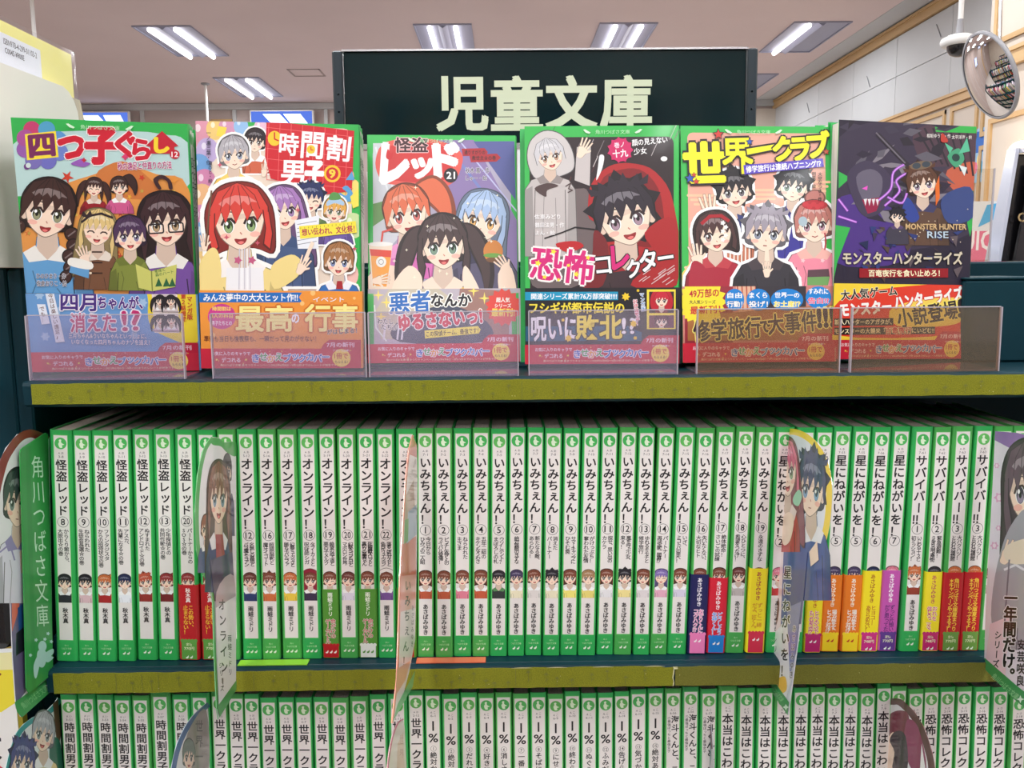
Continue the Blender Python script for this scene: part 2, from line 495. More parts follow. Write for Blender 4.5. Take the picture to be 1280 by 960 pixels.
    p.smooth(T([(a * .965, b * .97) for a, b in face]), SK, 3)
    if detail > 1:
        p.poly(T([(-.9, -.3), (.9, -.3), (.8, -.02), (.2, -.12), (-.4, -.05), (-.8, .02)]), darker(SK, .9))
        for q in (-1, 1): p.poly(T(ell(q * .56, .48, .2, .1)), (246, 186, 170))
        p.line(T([(.0, .38), (.05, .45)]), w * .8, (200, 130, 110))
    for q in (-1, 1):
        ex, ey = q * .43, .12
        if shut or (wink and q == 1):
            p.line(T([(ex - .22, ey + .08), (ex - .1, ey - .02), (ex + .1, ey - .02), (ex + .22, ey + .08)]), w * 1.6, (60, 36, 34)); continue
        p.poly(T(ell(ex, ey, .22, .27)), (250, 250, 250))
        p.poly(T(ell(ex, ey + .01, .175, .25)), darker(eye, .55))
        if detail > 1:
            p.poly(T(ell(ex, ey + .09, .135, .15)), lighter(eye, .3)); p.poly(T(ell(ex, ey - .01, .07, .11)), darker(eye, .25))
        p.poly(T(ell(ex - .06, ey - .1, .06, .07)), (255, 255, 255))
        p.line(T([(ex - .25, ey - .06), (ex - .15, ey - .24), (ex + .12, ey - .26), (ex + .26, ey - .1)]), w * 1.7, (50, 30, 30))
        if detail > 1: p.line(T([(ex - .2, -.36), (ex, -.42), (ex + .2, -.38)]), w * .8, ol)
    if mouth == 'open':
        p.smooth(T([(-.23, .6), (0, .63), (.23, .6), (.17, .76), (0, .84), (-.17, .76)]), (150, 44, 46), 3); p.smooth(T([(-.12, .74), (0, .70), (.12, .74), (0, .82)]), (236, 124, 120), 3)
    elif mouth == 'smile': p.line(T([(-.16, .66), (0, .73), (.16, .66)]), w, (150, 60, 50))
    else: p.line(T([(-.09, .7), (.09, .7)]), w, (150, 70, 60))
    if glasses:
        for q in (-1, 1): p.line(T(rrect(q * .45 - .33, .02, q * .45 + .33, .42, .08)), w * 1.2, (40, 34, 40), True)
    if style == 'hood':
        p.smooth(T([(-1.05, .2), (-1.08, -.5), (-.7, -1.1), (0, -1.3), (.7, -1.1), (1.08, -.5), (1.05, .2), (.85, -.2), (0, -.7), (-.85, -.2)]), hd)
    bangs = [(-1.12, .45), (-1.14, -.5), (-.78, -1.18), (0, -1.46), (.78, -1.18), (1.14, -.5), (1.12, .45), (.98, .15), (.9, -.3), (.7, .0), (.55, -.45), (.3, -.02), (.15, -.5), (-.15, .05), (-.3, -.5), (-.55, .02), (-.68, -.42), (-.88, .0), (-.98, .2)]
    p.poly(T(bangs), ol)
    p.poly(T([(a * .965, b * .97 - .02) for a, b in bangs]), hair)
    if detail > 1:
        p.poly(T([(-.75, -.72), (-.5, -.9), (-.1, -1.0), (.4, -.92), (.75, -.68), (.5, -.72), (.38, -.6), (.2, -.78), (.05, -.62), (-.12, -.8), (-.3, -.62), (-.45, -.76), (-.6, -.6)]), hl)
        for a in (-.7, -.35, .1, .5, .8): p.line(T([(a * .3, -1.35), (a * .8, -.95), (a, -.45)]), w * .55, hd)
    if style in ('bob', 'long', 'twin'):
        for q in (-1, 1):
            L_ = 1.15 if style == 'bob' else 1.9
            p.poly(T([(q * .9, -.4), (q * 1.15, -.3), (q * 1.25, .5), (q * 1.1, L_), (q * .82, .9), (q * .95, .3)]), ol)
            p.poly(T([(q * .94, -.4), (q * 1.12, -.3), (q * 1.2, .5), (q * 1.08, L_ - .1), (q * .88, .85), (q * .99, .3)]), hair)
    if style == 'spiky':
        for a in (-1.0, -.6, -.2, .25, .7, 1.05):
            p.poly(T([(a * .75 - .3, -1.05), (a * 1.15, -1.75 + abs(a) * .35), (a * .75 + .3, -1.05)]), hair)

def hand(p, x, y, s, a=0, flip=1):
    ca, sa = math.cos(R(a)), math.sin(R(a))
    def T(P): return [(x + (u * flip * ca - v * sa) * s, y + (u * flip * sa + v * ca) * s) for u, v in P]
    d = darker(SK, .6)
    for i, (fx, L_) in enumerate(((-.55, 1.2), (-.2, 1.45), (.15, 1.4), (.48, 1.15))):
        p.poly(T([(fx - .16, 0), (fx * 1.5 - .13, -L_), (fx * 1.5 + .13, -L_), (fx + .17, 0)]), d)
        p.poly(T([(fx - .12, 0), (fx * 1.5 - .09, -L_ + .05), (fx * 1.5 + .09, -L_ + .05), (fx + .13, 0)]), SK)
    p.smooth(T([(-.7, .1), (.62, .05), (.55, .9), (.3, 1.5), (-.4, 1.5), (-.6, .9)]), d); p.smooth(T([(-.65, .1), (.57, .07), (.5, .9), (.26, 1.5), (-.36, 1.5), (-.55, .9)]), SK)
    p.poly(T([(.5, .7), (1.1, .1), (1.0, -.15), (.75, .05), (.45, .3)]), SK)

# ------------------------------------------------------------------ the shop room (X right, Y away from the shelf front, Z up)
XL, XR, YN, YF, ZC = -6.2, 3.25, -5.2, 10.76, 3.4
def struct(o, label=None):
    o['kind'] = 'structure'
    if label: o['label'] = label
    return o
struct(bx('floor', M['floor'], XL - .1, XR + .1, YN - .1, YF + .1, -.1, 0))
ce = MB(); ce.box(XL - .1, 3.02, YN - .1, YF + .1, ZC, ZC + .1)
struct(ce.build('ceiling', M['ceil']))
struct(bx('trim_1', M['offwhite'], 3.0, XR + .1, YN - .1, YF + .1, ZC - .004, ZC + .1), 'pale border strip of the ceiling along the right wall')
wr = struct(bx('wall_right', M['offwhite'], XR, XR + .1, YN - .1, YF + .1, 0, ZC - .005), 'white panelled right wall above the shelves')
struct(bx('wall_back', M['pinkwall'], XL - .1, XR + .1, YF, YF + .1, 0, ZC - .005))
struct(bx('wall_left', M['cream'], XL - .1, XL, YN - .1, YF + .1, 0, ZC - .005))
struct(bx('wall_front', M['cream'], XL, XR, YN - .1, YN, 0, ZC - .005))
# wood mouldings and panels of the right wall
def moulding(y0, y1, x, z0, z1, d=.03, parent=None, nm='trim'):
    m_ = MB(); m_.box(x - d, x, y0, y1, z0, z1); m_.box(x - d - .012, x, y0, y1, z1 - .022, z1)
    return m_.build(nm, M['wood'], parent)
struct(moulding(5.6, YF, XR, 3.30, 3.385, .035, None, 'trim_2'), 'oak cornice high on the right wall')
struct(moulding(5.6, YF, XR, 2.585, 2.66, .04, None, 'trim_3'), 'lower oak cornice on the right wall')
bx('wainscot_board', M['cream'], XR - .012, XR, 5.6, YF, 0, 2.585, wr)
def frame_yz(x, y0, y1, z0, z1, parent, t=.03, m='wood'):
    f = MB()
    f.box(x - .014, x, y0, y1, z1 - t, z1); f.box(x - .014, x, y0, y1, z0, z0 + t)
    f.box(x - .0141, x, y0, y0 + t, z0, z1); f.box(x - .0141, x, y1 - t, y1, z0, z1)
    return f.build('panel_moulding', M[m], parent)
for y0, y1 in ((5.62, 6.08), (6.13, 6.50), (6.58, 7.13), (7.2, 7.75), (7.82, 8.4), (8.46, 9.0), (9.1, 9.65), (9.7, 10.3)):
    frame_yz(XR - .012, y0, y1, 2.30, 2.565, wr)
    frame_yz(XR - .012, y0, y1, 1.1, 2.24, wr)
# white panels of the upper wall with their shadow joints and slanted clips
for i, y in enumerate((6.1, 7.0, 7.9, 8.8, 9.7)):
    bx('wall_panel', M['offwhite'], XR - .016, XR, y - .447, y + .447, 2.67, 2.974, wr, .002)
    bx('wall_panel', M['offwhite'], XR - .016, XR, y - .447, y + .447, 2.978, 3.29, wr, .002)
for y, z in ((9.55, 3.10), (8.0, 3.05), (6.75, 3.16)):
    MB().tube((XR - .018, y + .04, z + .055), (XR - .022, y - .045, z - .055), .0035).build('wall_clip', M['rim'], wr)
# nearer projecting bay of the wall
wb = struct(bx('wall_bay', M['cream'], 3.0, XR, YN, 5.6, 0, ZC - .005), 'cream wall bay projecting at the right')
moulding(YN, 5.6, 3.0, 2.60, 2.70, .03, wb, 'oak_rail')
for y0, y1 in ((4.9, 5.54), (4.2, 4.85), (3.5, 4.15), (2.8, 3.45)):
    frame_yz(3.0, y0, y1, 1.0, 2.33, wb); frame_yz(3.0, y0, y1, 2.76, 3.34, wb)
# door leaf and posts on the far wall
wbk = [o for o in C.objects if o.name == 'wall_back'][0]
struct(bx('door_1', M['wood'], -3.43, -3.18, YF - .04, YF - .003, .02, 3.22), 'pale wooden door panel on the far wall')
for x in (-4.24, -3.155, -2.077, -.95, .2, 1.35, 2.4):
    bx('wall_post', M['offwhite'], x - .02, x + .02, YF - .03, YF, 0, 3.33, wbk)
bx('cornice', M['offwhite'], XL, XR, YF - .06, YF, 3.33, 3.395, wbk)
bx('far_corner_panel', M['cream'], 2.75, XR, YF - .02, YF, 0, 3.3, wbk)

# ceiling troffers: recessed white trays with two lit tubes each
tray = MB(); w2, l2 = .235, .5
tray.box(-w2, -w2 + .012, -l2, l2, -.012, .0); tray.box(w2 - .012, w2, -l2, l2, -.012, .0)
tray.box(-w2 + .012, w2 - .012, -l2, -l2 + .012, -.012, 0); tray.box(-w2 + .012, w2 - .012, l2 - .012, l2, -.012, 0)
tray_me = tray.mesh('housing')
back_me = MB().box(-w2 + .012, w2 - .012, -l2 + .012, l2 - .012, -.003, -.0005).mesh('reflector')
tube_me = MB().tube((0, -l2 + .03, -.024), (0, l2 - .03, -.024), .02, 10).mesh('tube')
ridge_me = MB().add([(-.04, -l2 + .02, -.004), (.04, -l2 + .02, -.004), (0, -l2 + .02, -.03), (-.04, l2 - .02, -.004), (.04, l2 - .02, -.004), (0, l2 - .02, -.03)], [(0, 1, 4, 3), (1, 2, 5, 4), (2, 0, 3, 5), (0, 2, 1), (3, 4, 5)]).mesh('ridge')
lamp_d = bpy.data.lights.new('tube_lamp', 'AREA')
lamp_d.shape = 'RECTANGLE'; lamp_d.size = .036; lamp_d.size_y = .93; lamp_d.energy = TUBE_W; lamp_d.color = (.95, .98, 1.0)
XS = (-2.70, -.47, 1.03, 2.60)
ORD_ = 'nearest first second third fourth fifth sixth seventh eighth'.split()
seenn = {(-2.70, 7.88): 'lit ceiling light upper left with two bright tubes', (-2.70, 9.8): 'small lit ceiling light behind the left one, above the first posts',
         (-.47, 7.88): 'lit ceiling light above the left half of the dark sign', (1.03, 7.88): 'lit ceiling light above the right half of the dark sign',
         (2.60, 7.88): 'lit ceiling light beside the white right wall', (2.60, 9.8): 'far ceiling light just right of the dark sign edge'}
for yy in (9.8, 7.88, 5.3, 3.4, 1.5, -.4, -2.3, -4.2):
    for xx in XS + ((-4.9,) if yy < 6 else ()):
        sh = (-.02 if xx == -2.70 and yy == 7.88 else 0)
        lab = seenn.get((xx, yy), 'recessed ceiling light above the picture, %s row towards the viewer, %s from the right wall' % (ORD_[int(round((7.88 - yy) / 1.9))], ORD_[4 - (XS + (-4.9,)).index(xx) if xx != -4.9 else 5]))
        t = thing('ceiling_light', lab, 'ceiling light', (xx + sh, yy, ZC), None, 'recessed ceiling lights')
        link('housing', tray_me, M['reflector'], t); link('reflector', back_me, M['reflector'], t)
        for q in ((-1, 1) if xx != 2.60 else (-1,)):           # the row along the wall burns one tube only
            o = link('tube', tube_me, M['tube'], t); o.location = (q * .105, 0, 0)
        link('ridge', ridge_me, M['reflector'], t)
        for q in ((-1, 1) if xx != 2.60 else (-1,)):
            lo = bpy.data.objects.new('tube_lamp', lamp_d); C.objects.link(lo); lo.parent = t; lo.location = (q * .105, 0, -.046)
hatch = MB()
for a in ((-2.10, -1.78, 8.96, 8.975), (-2.10, -1.78, 9.265, 9.28), (-2.10, -2.085, 8.96, 9.28), (-1.795, -1.78, 8.96, 9.28)):
    hatch.box(a[0], a[1], a[2], a[3], ZC - .006, ZC + .002)
tag(hatch.build('ceiling_hatch', mat('hatch_grey', (160, 145, 140), .7)), 'square access hatch outline in the ceiling left of the dark sign', 'hatch')

def rod(x, y, zb, label, r=.014):
    t = thing('hanging_rod', label, 'rod', (x, y, ZC), None, 'white rods hanging from the ceiling')
    MB().tube((0, 0, -.012), (0, 0, zb - ZC), r).build('rod', M['white'], t)
    MB().lathe([(0, 0), (.045, 0), (.045, -.01), (.02, -.02), (0, -.02)], 20).build('ceiling_cap', M['rim'], t)
rod(-3.287, 6.5, 2.6, 'thin white rod hanging from the ceiling above the shrink-wrapped yellow board')
rod(-3.107, 9.6, 2.2, 'white rod with round cap hanging between the small light and the hatch')
# blurred blue-white glow far behind, put into emissive panels with a blue halo face
def glow_panel(x0, x1, z0, z1, label, tubes):
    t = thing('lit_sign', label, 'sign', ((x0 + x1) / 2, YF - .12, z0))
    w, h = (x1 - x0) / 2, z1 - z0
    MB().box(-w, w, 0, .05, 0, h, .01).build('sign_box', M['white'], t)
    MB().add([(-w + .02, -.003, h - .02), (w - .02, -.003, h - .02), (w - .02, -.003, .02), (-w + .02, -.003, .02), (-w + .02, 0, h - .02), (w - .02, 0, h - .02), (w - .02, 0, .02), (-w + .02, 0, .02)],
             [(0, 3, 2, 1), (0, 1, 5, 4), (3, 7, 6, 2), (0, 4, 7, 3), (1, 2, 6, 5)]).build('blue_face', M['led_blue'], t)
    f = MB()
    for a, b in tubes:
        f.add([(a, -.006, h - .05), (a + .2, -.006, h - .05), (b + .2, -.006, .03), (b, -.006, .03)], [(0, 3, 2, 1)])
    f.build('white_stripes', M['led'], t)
glow_panel(-4.95, -4.35, 3.12, 3.31, 'blue and white lit sign on the far wall above the pink-framed cover', ((-.26, -.16), (0, .05)))
glow_panel(-2.95, -2.2, 3.10, 3.31, 'blue and white lit sign on the far wall right of the small ceiling light', ((-.22, -.10), (.02, .12)))
glow_panel(-1.6, -.8, 1.95, 2.6, 'blue and white lit sign low on the far wall behind the covers', ((-.3, -.2), (0, .1)))

# convex mirror, security camera, wall globe on the right
def mirror():
    t = thing('convex_mirror', 'round convex security mirror hanging near the upper right corner', 'mirror', (2.255, 4.2, 2.312))
    fwd = (CAM_POS - Vector((2.255, 4.2, 2.312))).normalized()
    rt = Vector((0, 0, 1)).cross(fwd).normalized(); upv = fwd.cross(rt)       # rt points to picture right seen by the reader
    a = R(61)
    side = (-rt * math.cos(R(20)) - upv * math.sin(R(20)))
    n = (fwd * math.cos(a) + side * math.sin(a)).normalized()
    q = n.to_track_quat('Z', 'Y').to_matrix().to_4x4()
    r, b = .198, .042
    Rr = (r * r + b * b) / (2 * b)
    prof = [(Rr * math.sin(th), Rr * math.cos(th) - (Rr - b)) for th in [math.asin(r / Rr) * k / 14 for k in range(15)]]
    MB().lathe(prof, 56, q).build('mirror_dome', M['mirror'], t)
    MB().lathe([(r - .004, .004), (r + .003, .006), (r + .010, 0), (r + .008, -.012), (r - .004, -.014), (0, -.02)], 56, q).build('rim', M['rim'], t)
    MB().tube(-n * .02, -n * .06, .02).tube(-n * .05, (0.02, .03, ZC - 2.325), .008).build('bracket', M['metal'], t)
mirror()
def dome_camera():
    t = thing('dome_camera', 'white dome security camera on a thin rod left of the round mirror', 'camera', (2.31, 4.6, 2.56))
    MB().tube((0, 0, .10), (0, 0, ZC - 2.56), .013).build('rod', M['white'], t)
    MB().tube((0, 0, .03), (0, 0, .11), .022, 12, .014).build('joint', M['rim'], t)
    MB().lathe([(0, .035), (.05, .033), (.085, .018), (.09, 0), (.08, -.018), (.0, -.02)], 32).build('housing', M['white'], t)
    MB().lathe([(.058, -.018), (.056, -.04), (.042, -.06), (.02, -.07), (0, -.072)], 28).build('lens_dome', M['black'], t)
dome_camera()
def globe():
    t = thing('wall_lamp', 'glowing round wall lamp at the right edge below the mirror', 'lamp', (2.9, 5.0, 2.07))
    MB().lathe([(.075 * math.sin(math.pi * k / 14), .06 * math.cos(math.pi * k / 14)) for k in range(15)], 28).build('glass_globe', M['globe'], t)
    MB().tube((.05, 0, 0), (.1, 0, 0), .035).build('wall_plate', M['wood'], t)
    l = bpy.data.lights.new('globe_lamp', 'POINT'); l.energy = 6; l.color = (1, .82, .6); l.shadow_soft_size = .075
    o = bpy.data.objects.new('globe_lamp', l); C.objects.link(o); o.parent = t; o.location = (-.1, 0, 0)
globe()
# blue poster on the right wall
def wall_poster():
    t = thing('wall_poster', 'blue and pink poster on the cream wall right of the dark dragon cover', 'poster', (XR - .018, 6.03, 2.0), Matrix.Rotation(R(-90), 3, 'Z'))
    p = Print()
    p.sy = 1
    bx('sheet', M['white'], -.13, .13, .0005, .002, 0, .36, t)
    p.rect(-.13, 0, .13, .36, (150, 190, 225)); p.rect(-.12, .2, .12, .34, (60, 110, 190))
    for i, c in enumerate(((230, 120, 150), (250, 220, 90), (70, 160, 200), (230, 90, 80), (90, 80, 170), (250, 250, 250))):
        p.poly(ell(-.09 + .036 * i, .10 + .05 * (i % 2), .022, .04), c)
    p.build('print', M['print_matte'], t)
wall_poster()

# ------------------------------------------------------------------ the bookcase
YFR = .600      # plane of the shelf fronts
BASE1, BASE2, BASE3 = 1.376, 1.1685, .9695
bc = thing('bookcase', 'dark teal metal bookcase with olive paper strips along its shelf fronts', 'bookcase', (.13, .68, 0))
def bpart(name, m, x0, x1, y0, y1, z0, z1, b=.0015, parent=bc):
    o = bx(name, m, x0, x1, y0, y1, z0, z1, None, b)
    o.parent = parent
    o.matrix_parent_inverse = Matrix.Translation(-bc.location)
    return o
XA, XB, XP = -.3285, .578, -.3560
bpart('back_panel', M['teal'], XP - .012, XB + .02, .752, .770, .02, 1.452)
sides = [bpart('side_panel', M['teal'], XP - .012, XP, .660, .751, .02, 1.4525), bpart('side_panel', M['teal'], XB + .0005, XB + .0205, .603, .751, .02, 1.4525)]
boards = []
for z, th in ((BASE1, .018), (BASE2, .0185), (BASE3, .0185)):
    m_ = MB(); m_.box(XA, XB, .602, .6605, z - th, z, .0012); m_.box(XP + .0006, XB, .6600, .7515, z - th, z, .0012)
    o = m_.build('shelf_board', M['teal']); o.parent = bc; o.matrix_parent_inverse = Matrix.Translation(-bc.location); boards.append(o)
bpart('top_cap', M['teal'], XP - .012, XB + .02, .7705, .96, 1.436, 1.452)
bpart('rear_panel', M['teal'], XP - .012, XB + .02, .945, .96, .02, 1.4355)
bpart('plinth', M['teal_dark'], XA, XB, .64, .751, .02, .10)
bpart('lower_cabinet_face', M['teal'], XA, XB, .74, .751, .10, .95)
# price rails: the rounded lips that carry the paper strips
def lip(z, th, brd):
    m_ = MB()
    pr = [(.602, z), (.5985, z - .0008), (.5975, z - .003), (.5985, z - th + .002), (.602, z - th)]
    n = len(pr)
    vs = [(XA, a, b) for a, b in pr] + [(XB, a, b) for a, b in pr]
    m_.add(vs, [(i, i + 1, n + i + 1, n + i) for i in range(n - 1)] + [(n - 1, 0, n, 2 * n - 1), tuple(range(n - 1, -1, -1)), tuple(range(n, 2 * n))])
    o = m_.build('price_rail', M['teal'], None); o.parent = bc; o.matrix_parent_inverse = Matrix.Translation(-bc.location)
lip(BASE1, .018, 0); lip(BASE2, .0185, 1); lip(BASE3, .0185, 2)

def strip(x0, x1, z0, z1, m, torn=None, seed=1, motifs=True):
    rs = random.Random(seed)
    nx = int((x1 - x0) / .006)
    vs = []; fs = []
    for i in range(nx + 1):
        x = x0 + (x1 - x0) * i / nx
        dz = rs.uniform(-.00025, .00025)
        if torn == 'R' and i >= nx - 1: dz -= .001
        for z, y in ((z0 + rs.uniform(-.0002, .0002), .5972), (z1 + dz, .5972), (z1 + dz, .5980), (z0, .5980)):
            vs.append((x, y, z))
    for i in range(nx):
        a = i * 4
        for k in range(4): fs.append((a + k, a + 4 + k, a + 4 + (k + 1) % 4, a + (k + 1) % 4))
    fs += [(0, 1, 2, 3), (nx * 4 + 3, nx * 4 + 2, nx * 4 + 1, nx * 4)]
    o = MB().add(vs, fs).build('paper_strip', m, None); o.parent = bc; o.matrix_parent_inverse = Matrix.Translation(-bc.location)
    p = Print(step=4e-6)
    ink = (108, 110, 44) if m is M['felt'] else (98, 94, 56)
    x = x0 + .012
    while x < x1 - .01 and motifs:          # faint printed dandelions
        h_ = rs.uniform(.003, .008); zb = z0 + rs.choice((0.001, .001, .0045))
        if rs.random() < .75:
            p.line([(x, zb), (x + rs.uniform(-.0004, .0004), zb + h_)], .00028, ink)
            for k in range(7):
                a = R(-20 + 220 * k / 6); q = rs.uniform(.0011, .0018)
                p.line([(x, zb + h_), (x + q * math.cos(a), zb + h_ + q * math.sin(a))], .0003, ink)
            if rs.random() < .5: p.line([(x, zb + .001), (x + .0016, zb + .003)], .0003, ink)
        else:
            p.line([(x, z0 + .0005), (x, z1 - .0012)], .0003, ink)
        x += rs.uniform(.005, .016)
    for k in range(int((x1 - x0) / .03)):
        xx, zz = rs.uniform(x0, x1), rs.uniform(z0, z1 - .001); q = .00018
        p.poly([(xx - q, zz - q), (xx + q, zz - q), (xx + q, zz + q), (xx - q, zz + q)], (225, 220, 160), False)
    if p.v:
        q = p.build('strip_print', M['print_matte'], o); q.location = (0, .5970, 0)
strip(-.3225, XB - .002, 1.3605, 1.3745, M['felt'], seed=3)
strip(-.3235, .119, 1.1515, 1.1665, M['felt'], 'R', seed=5)
strip(.1205, XB - .002, 1.1515, 1.1660, M['felt_b'], seed=8, motifs=False)
tr = MB()
tr.add([(.1185, .5966, 1.1663), (.1222, .5962, 1.1648), (.1217, .5958, 1.1668), (.1195, .5962, 1.1645)], [(0, 1, 2), (0, 3, 1)])
pts = [(.1186, 1.1515), (.1191, 1.155), (.1183, 1.158), (.1188, 1.162), (.1190, 1.1655), (.1199, 1.1655), (.1196, 1.161), (.1190, 1.158), (.1198, 1.154), (.1192, 1.1515)]
tr.add([(a, .5968, b) for a, b in pts], [(0, 1, 8, 9), (1, 2, 7, 8), (2, 3, 6, 7), (3, 4, 5, 6)])
o = tr.build('torn_edge', M['torn']); o.parent = bc; o.matrix_parent_inverse = Matrix.Translation(-bc.location)
# ragged paper backing showing along the top edge of the second strip
tr = MB(); rs = random.Random(4)
for a in (.003, .028, .061, .098):
    n = 6
    for k in range(n):
        x = a + k * .0025; h0, h1 = .0005 * math.sin(math.pi * k / n), .0005 * math.sin(math.pi * (k + 1) / n)
        tr.add([(x, .5970, 1.1664), (x + .0025, .5970, 1.1664), (x + .0025, .5969, 1.1666 + h1), (x, .5969, 1.1666 + h0)], [(0, 1, 2, 3)])
o = tr.build('torn_backing', M['torn']); o.parent = bc; o.matrix_parent_inverse = Matrix.Translation(-bc.location)

# neighbouring bookcase on the left and the raised block on the right end
nb = thing('bookcase', 'dark teal end panel of the next bookcase at the left edge', 'bookcase', (-.7, .68, 0))
def npart(name, m, *a):
    o = bx(name, m, *a, None, .0015); o.parent = nb; o.matrix_parent_inverse = Matrix.Translation(-nb.location); return o
npart('side_panel', M['teal'], XP - .0335, XP - .0125, .660, .770, .02, 1.4535)
npart('back_panel', M['teal'], -1.15, XP - .034, .752, .770, .02, 1.4535)
npart('shelf_board', M['teal'], -1.15, XP - .034, .610, .751, 1.358, 1.376)
npart('shelf_board', M['teal_dark'], -1.15, XP - .034, .62, .751, 1.12, 1.135)
npart('shelf_board', M['teal_dark'], -1.15, XP - .034, .598, .751, .93, .945)
def end_block():
    t = thing('display_riser', 'dark teal box riser standing right of the dragon cover', 'riser', (.39, .69, BASE1))
    m_ = MB(); m_.box(-.045, .026, -.03, .055, .0003, .062, .0015)
    m_.build('box_body', M['teal'], t)
    MB().box(-.0455, .0265, -.0305, .055, .0622, .0642, .0008).build('box_lid', M['teal'], t)
end_block()

# ------------------------------------------------------------------ the hanging sign
def sign():
    x0, x1, z0, z1, y = -.1565, .2385, 1.5655, 1.6505, .85
    t = thing('section_sign', 'black-green glossy sign with four large ivory characters above the covers', 'sign', ((x0 + x1) / 2, y, z0))
    w = (x1 - x0) / 2; h = z1 - z0
    MB().box(-w + .010, w - .010, 0, .006, 0, h - .0005, .001).build('sign_board', M['sign'], t)
    for s in (-1, 1):
        e = MB().box(min(s * w, s * (w - .0095)), max(s * w, s * (w - .0095)), -.003, .010, -.11, h, .0012).build('end_channel', M['sign_end'], t)
        q = MB()
        for zz in (.012, .03, .046): q.lathe([(0, -.0035), (.0009, -.0035), (.0009, -.003)], 8, Matrix.Translation((s * (w - .005), 0, zz)) @ Matrix.Rotation(R(90), 4, 'X') @ Matrix.Translation((0, 0, .0065)))
        q.build('screw', M['metal'], e)
    MB().box(-w + .009, w - .009, -.002, .008, h - .0005, h + .0012).build('top_rail', M['metal'], t)
    MB().box(-w + .009, w - .009, -.002, .008, -.004, .001).build('bottom_rail', M['metal'], t)
    MB().box(-w, w, -.003, .055, -.1133, -.1095).build('foot_bar', M['sign_end'], t)
    p = Print(step=3e-5); p.cap = False
    cy = (1.6265 + 1.579) / 2 - z0; cx = (-.0612 + .1408) / 2 - (x0 + x1) / 2
    for i, c in enumerate('児童文庫'):
        p.h(c, cx + (i - 1.5) * .0511, cy, .0462, .0472, (214, 218, 192), .034, sy=1)
    l = p.build('lettering', M['print_matte'], t); l.location = (0, -.0002, 0)
sign()

# ------------------------------------------------------------------ books seen by their spines
LABW = .0094
def jacket_mesh(w, h, d=.112, b=.0022, t=.0005, n=5):
    """rounded spine, two boards, open at the fore edge; origin at the middle of the spine's foot"""
    hw = w / 2; fl = min(LABW / 2 + .0002, hw - .0012)
    out = [(-hw, d)]
    for k in range(n + 1):
        q = 1 - k / n
        out.append((-fl - (hw - fl) * math.sin(q * math.pi / 2), b * (1 - math.cos(q * math.pi / 2))))
    mir = [(-a, c) for a, c in reversed(out)]
    out = out + mir
    inn = []
    for (a, c) in out:
        s_ = 1 if a > 0 else -1
        inn.append((a - s_ * t if abs(a) > fl + .0001 else a, c + (t if c < b * .9 else 0)))
    m = MB(); N = len(out)
    vs = [(a, c, 0) for a, c in out] + [(a, c, h) for a, c in out] + [(a, c, 0) for a, c in inn] + [(a, c, h) for a, c in inn]
    fs = []
    for i in range(N - 1):
        fs += [(i, i + 1, N + i + 1, N + i), (2 * N + i + 1, 2 * N + i, 3 * N + i, 3 * N + i + 1), (N + i, N + i + 1, 3 * N + i + 1, 3 * N + i), (i + 1, i, 2 * N + i, 2 * N + i + 1)]
    fs += [(0, N, 3 * N, 2 * N), (N - 1, 3 * N - 1, 4 * N - 1, 2 * N - 1)]
    m.add(vs, fs, False)
    return m.mesh('jacket')
_J = {}
def cached(key, fn):
    if key not in _J: _J[key] = fn()
    return _J[key]

HAIRS = dict(black=(38, 34, 42), brown=(128, 70, 52), red=(190, 84, 58), crimson=(150, 48, 50), light=(170, 130, 92), purple=(132, 112, 178), violet=(72, 60, 96), navy=(34, 42, 78), pink=(226, 130, 150), orange=(206, 112, 62), auburn=(110, 56, 48))
def leafs(p, n, cy, col=(235, 245, 225)):
    for i in range(n):
        x = (i - (n - 1) / 2) * .0030
        p.poly([(x - .0009, cy - .0013), (x + .0004, cy - .0012), (x + .0010, cy - .0002), (x + .0009, cy + .0012), (x - .0002, cy - .0001), (x - .0010, cy - .0002)], col)

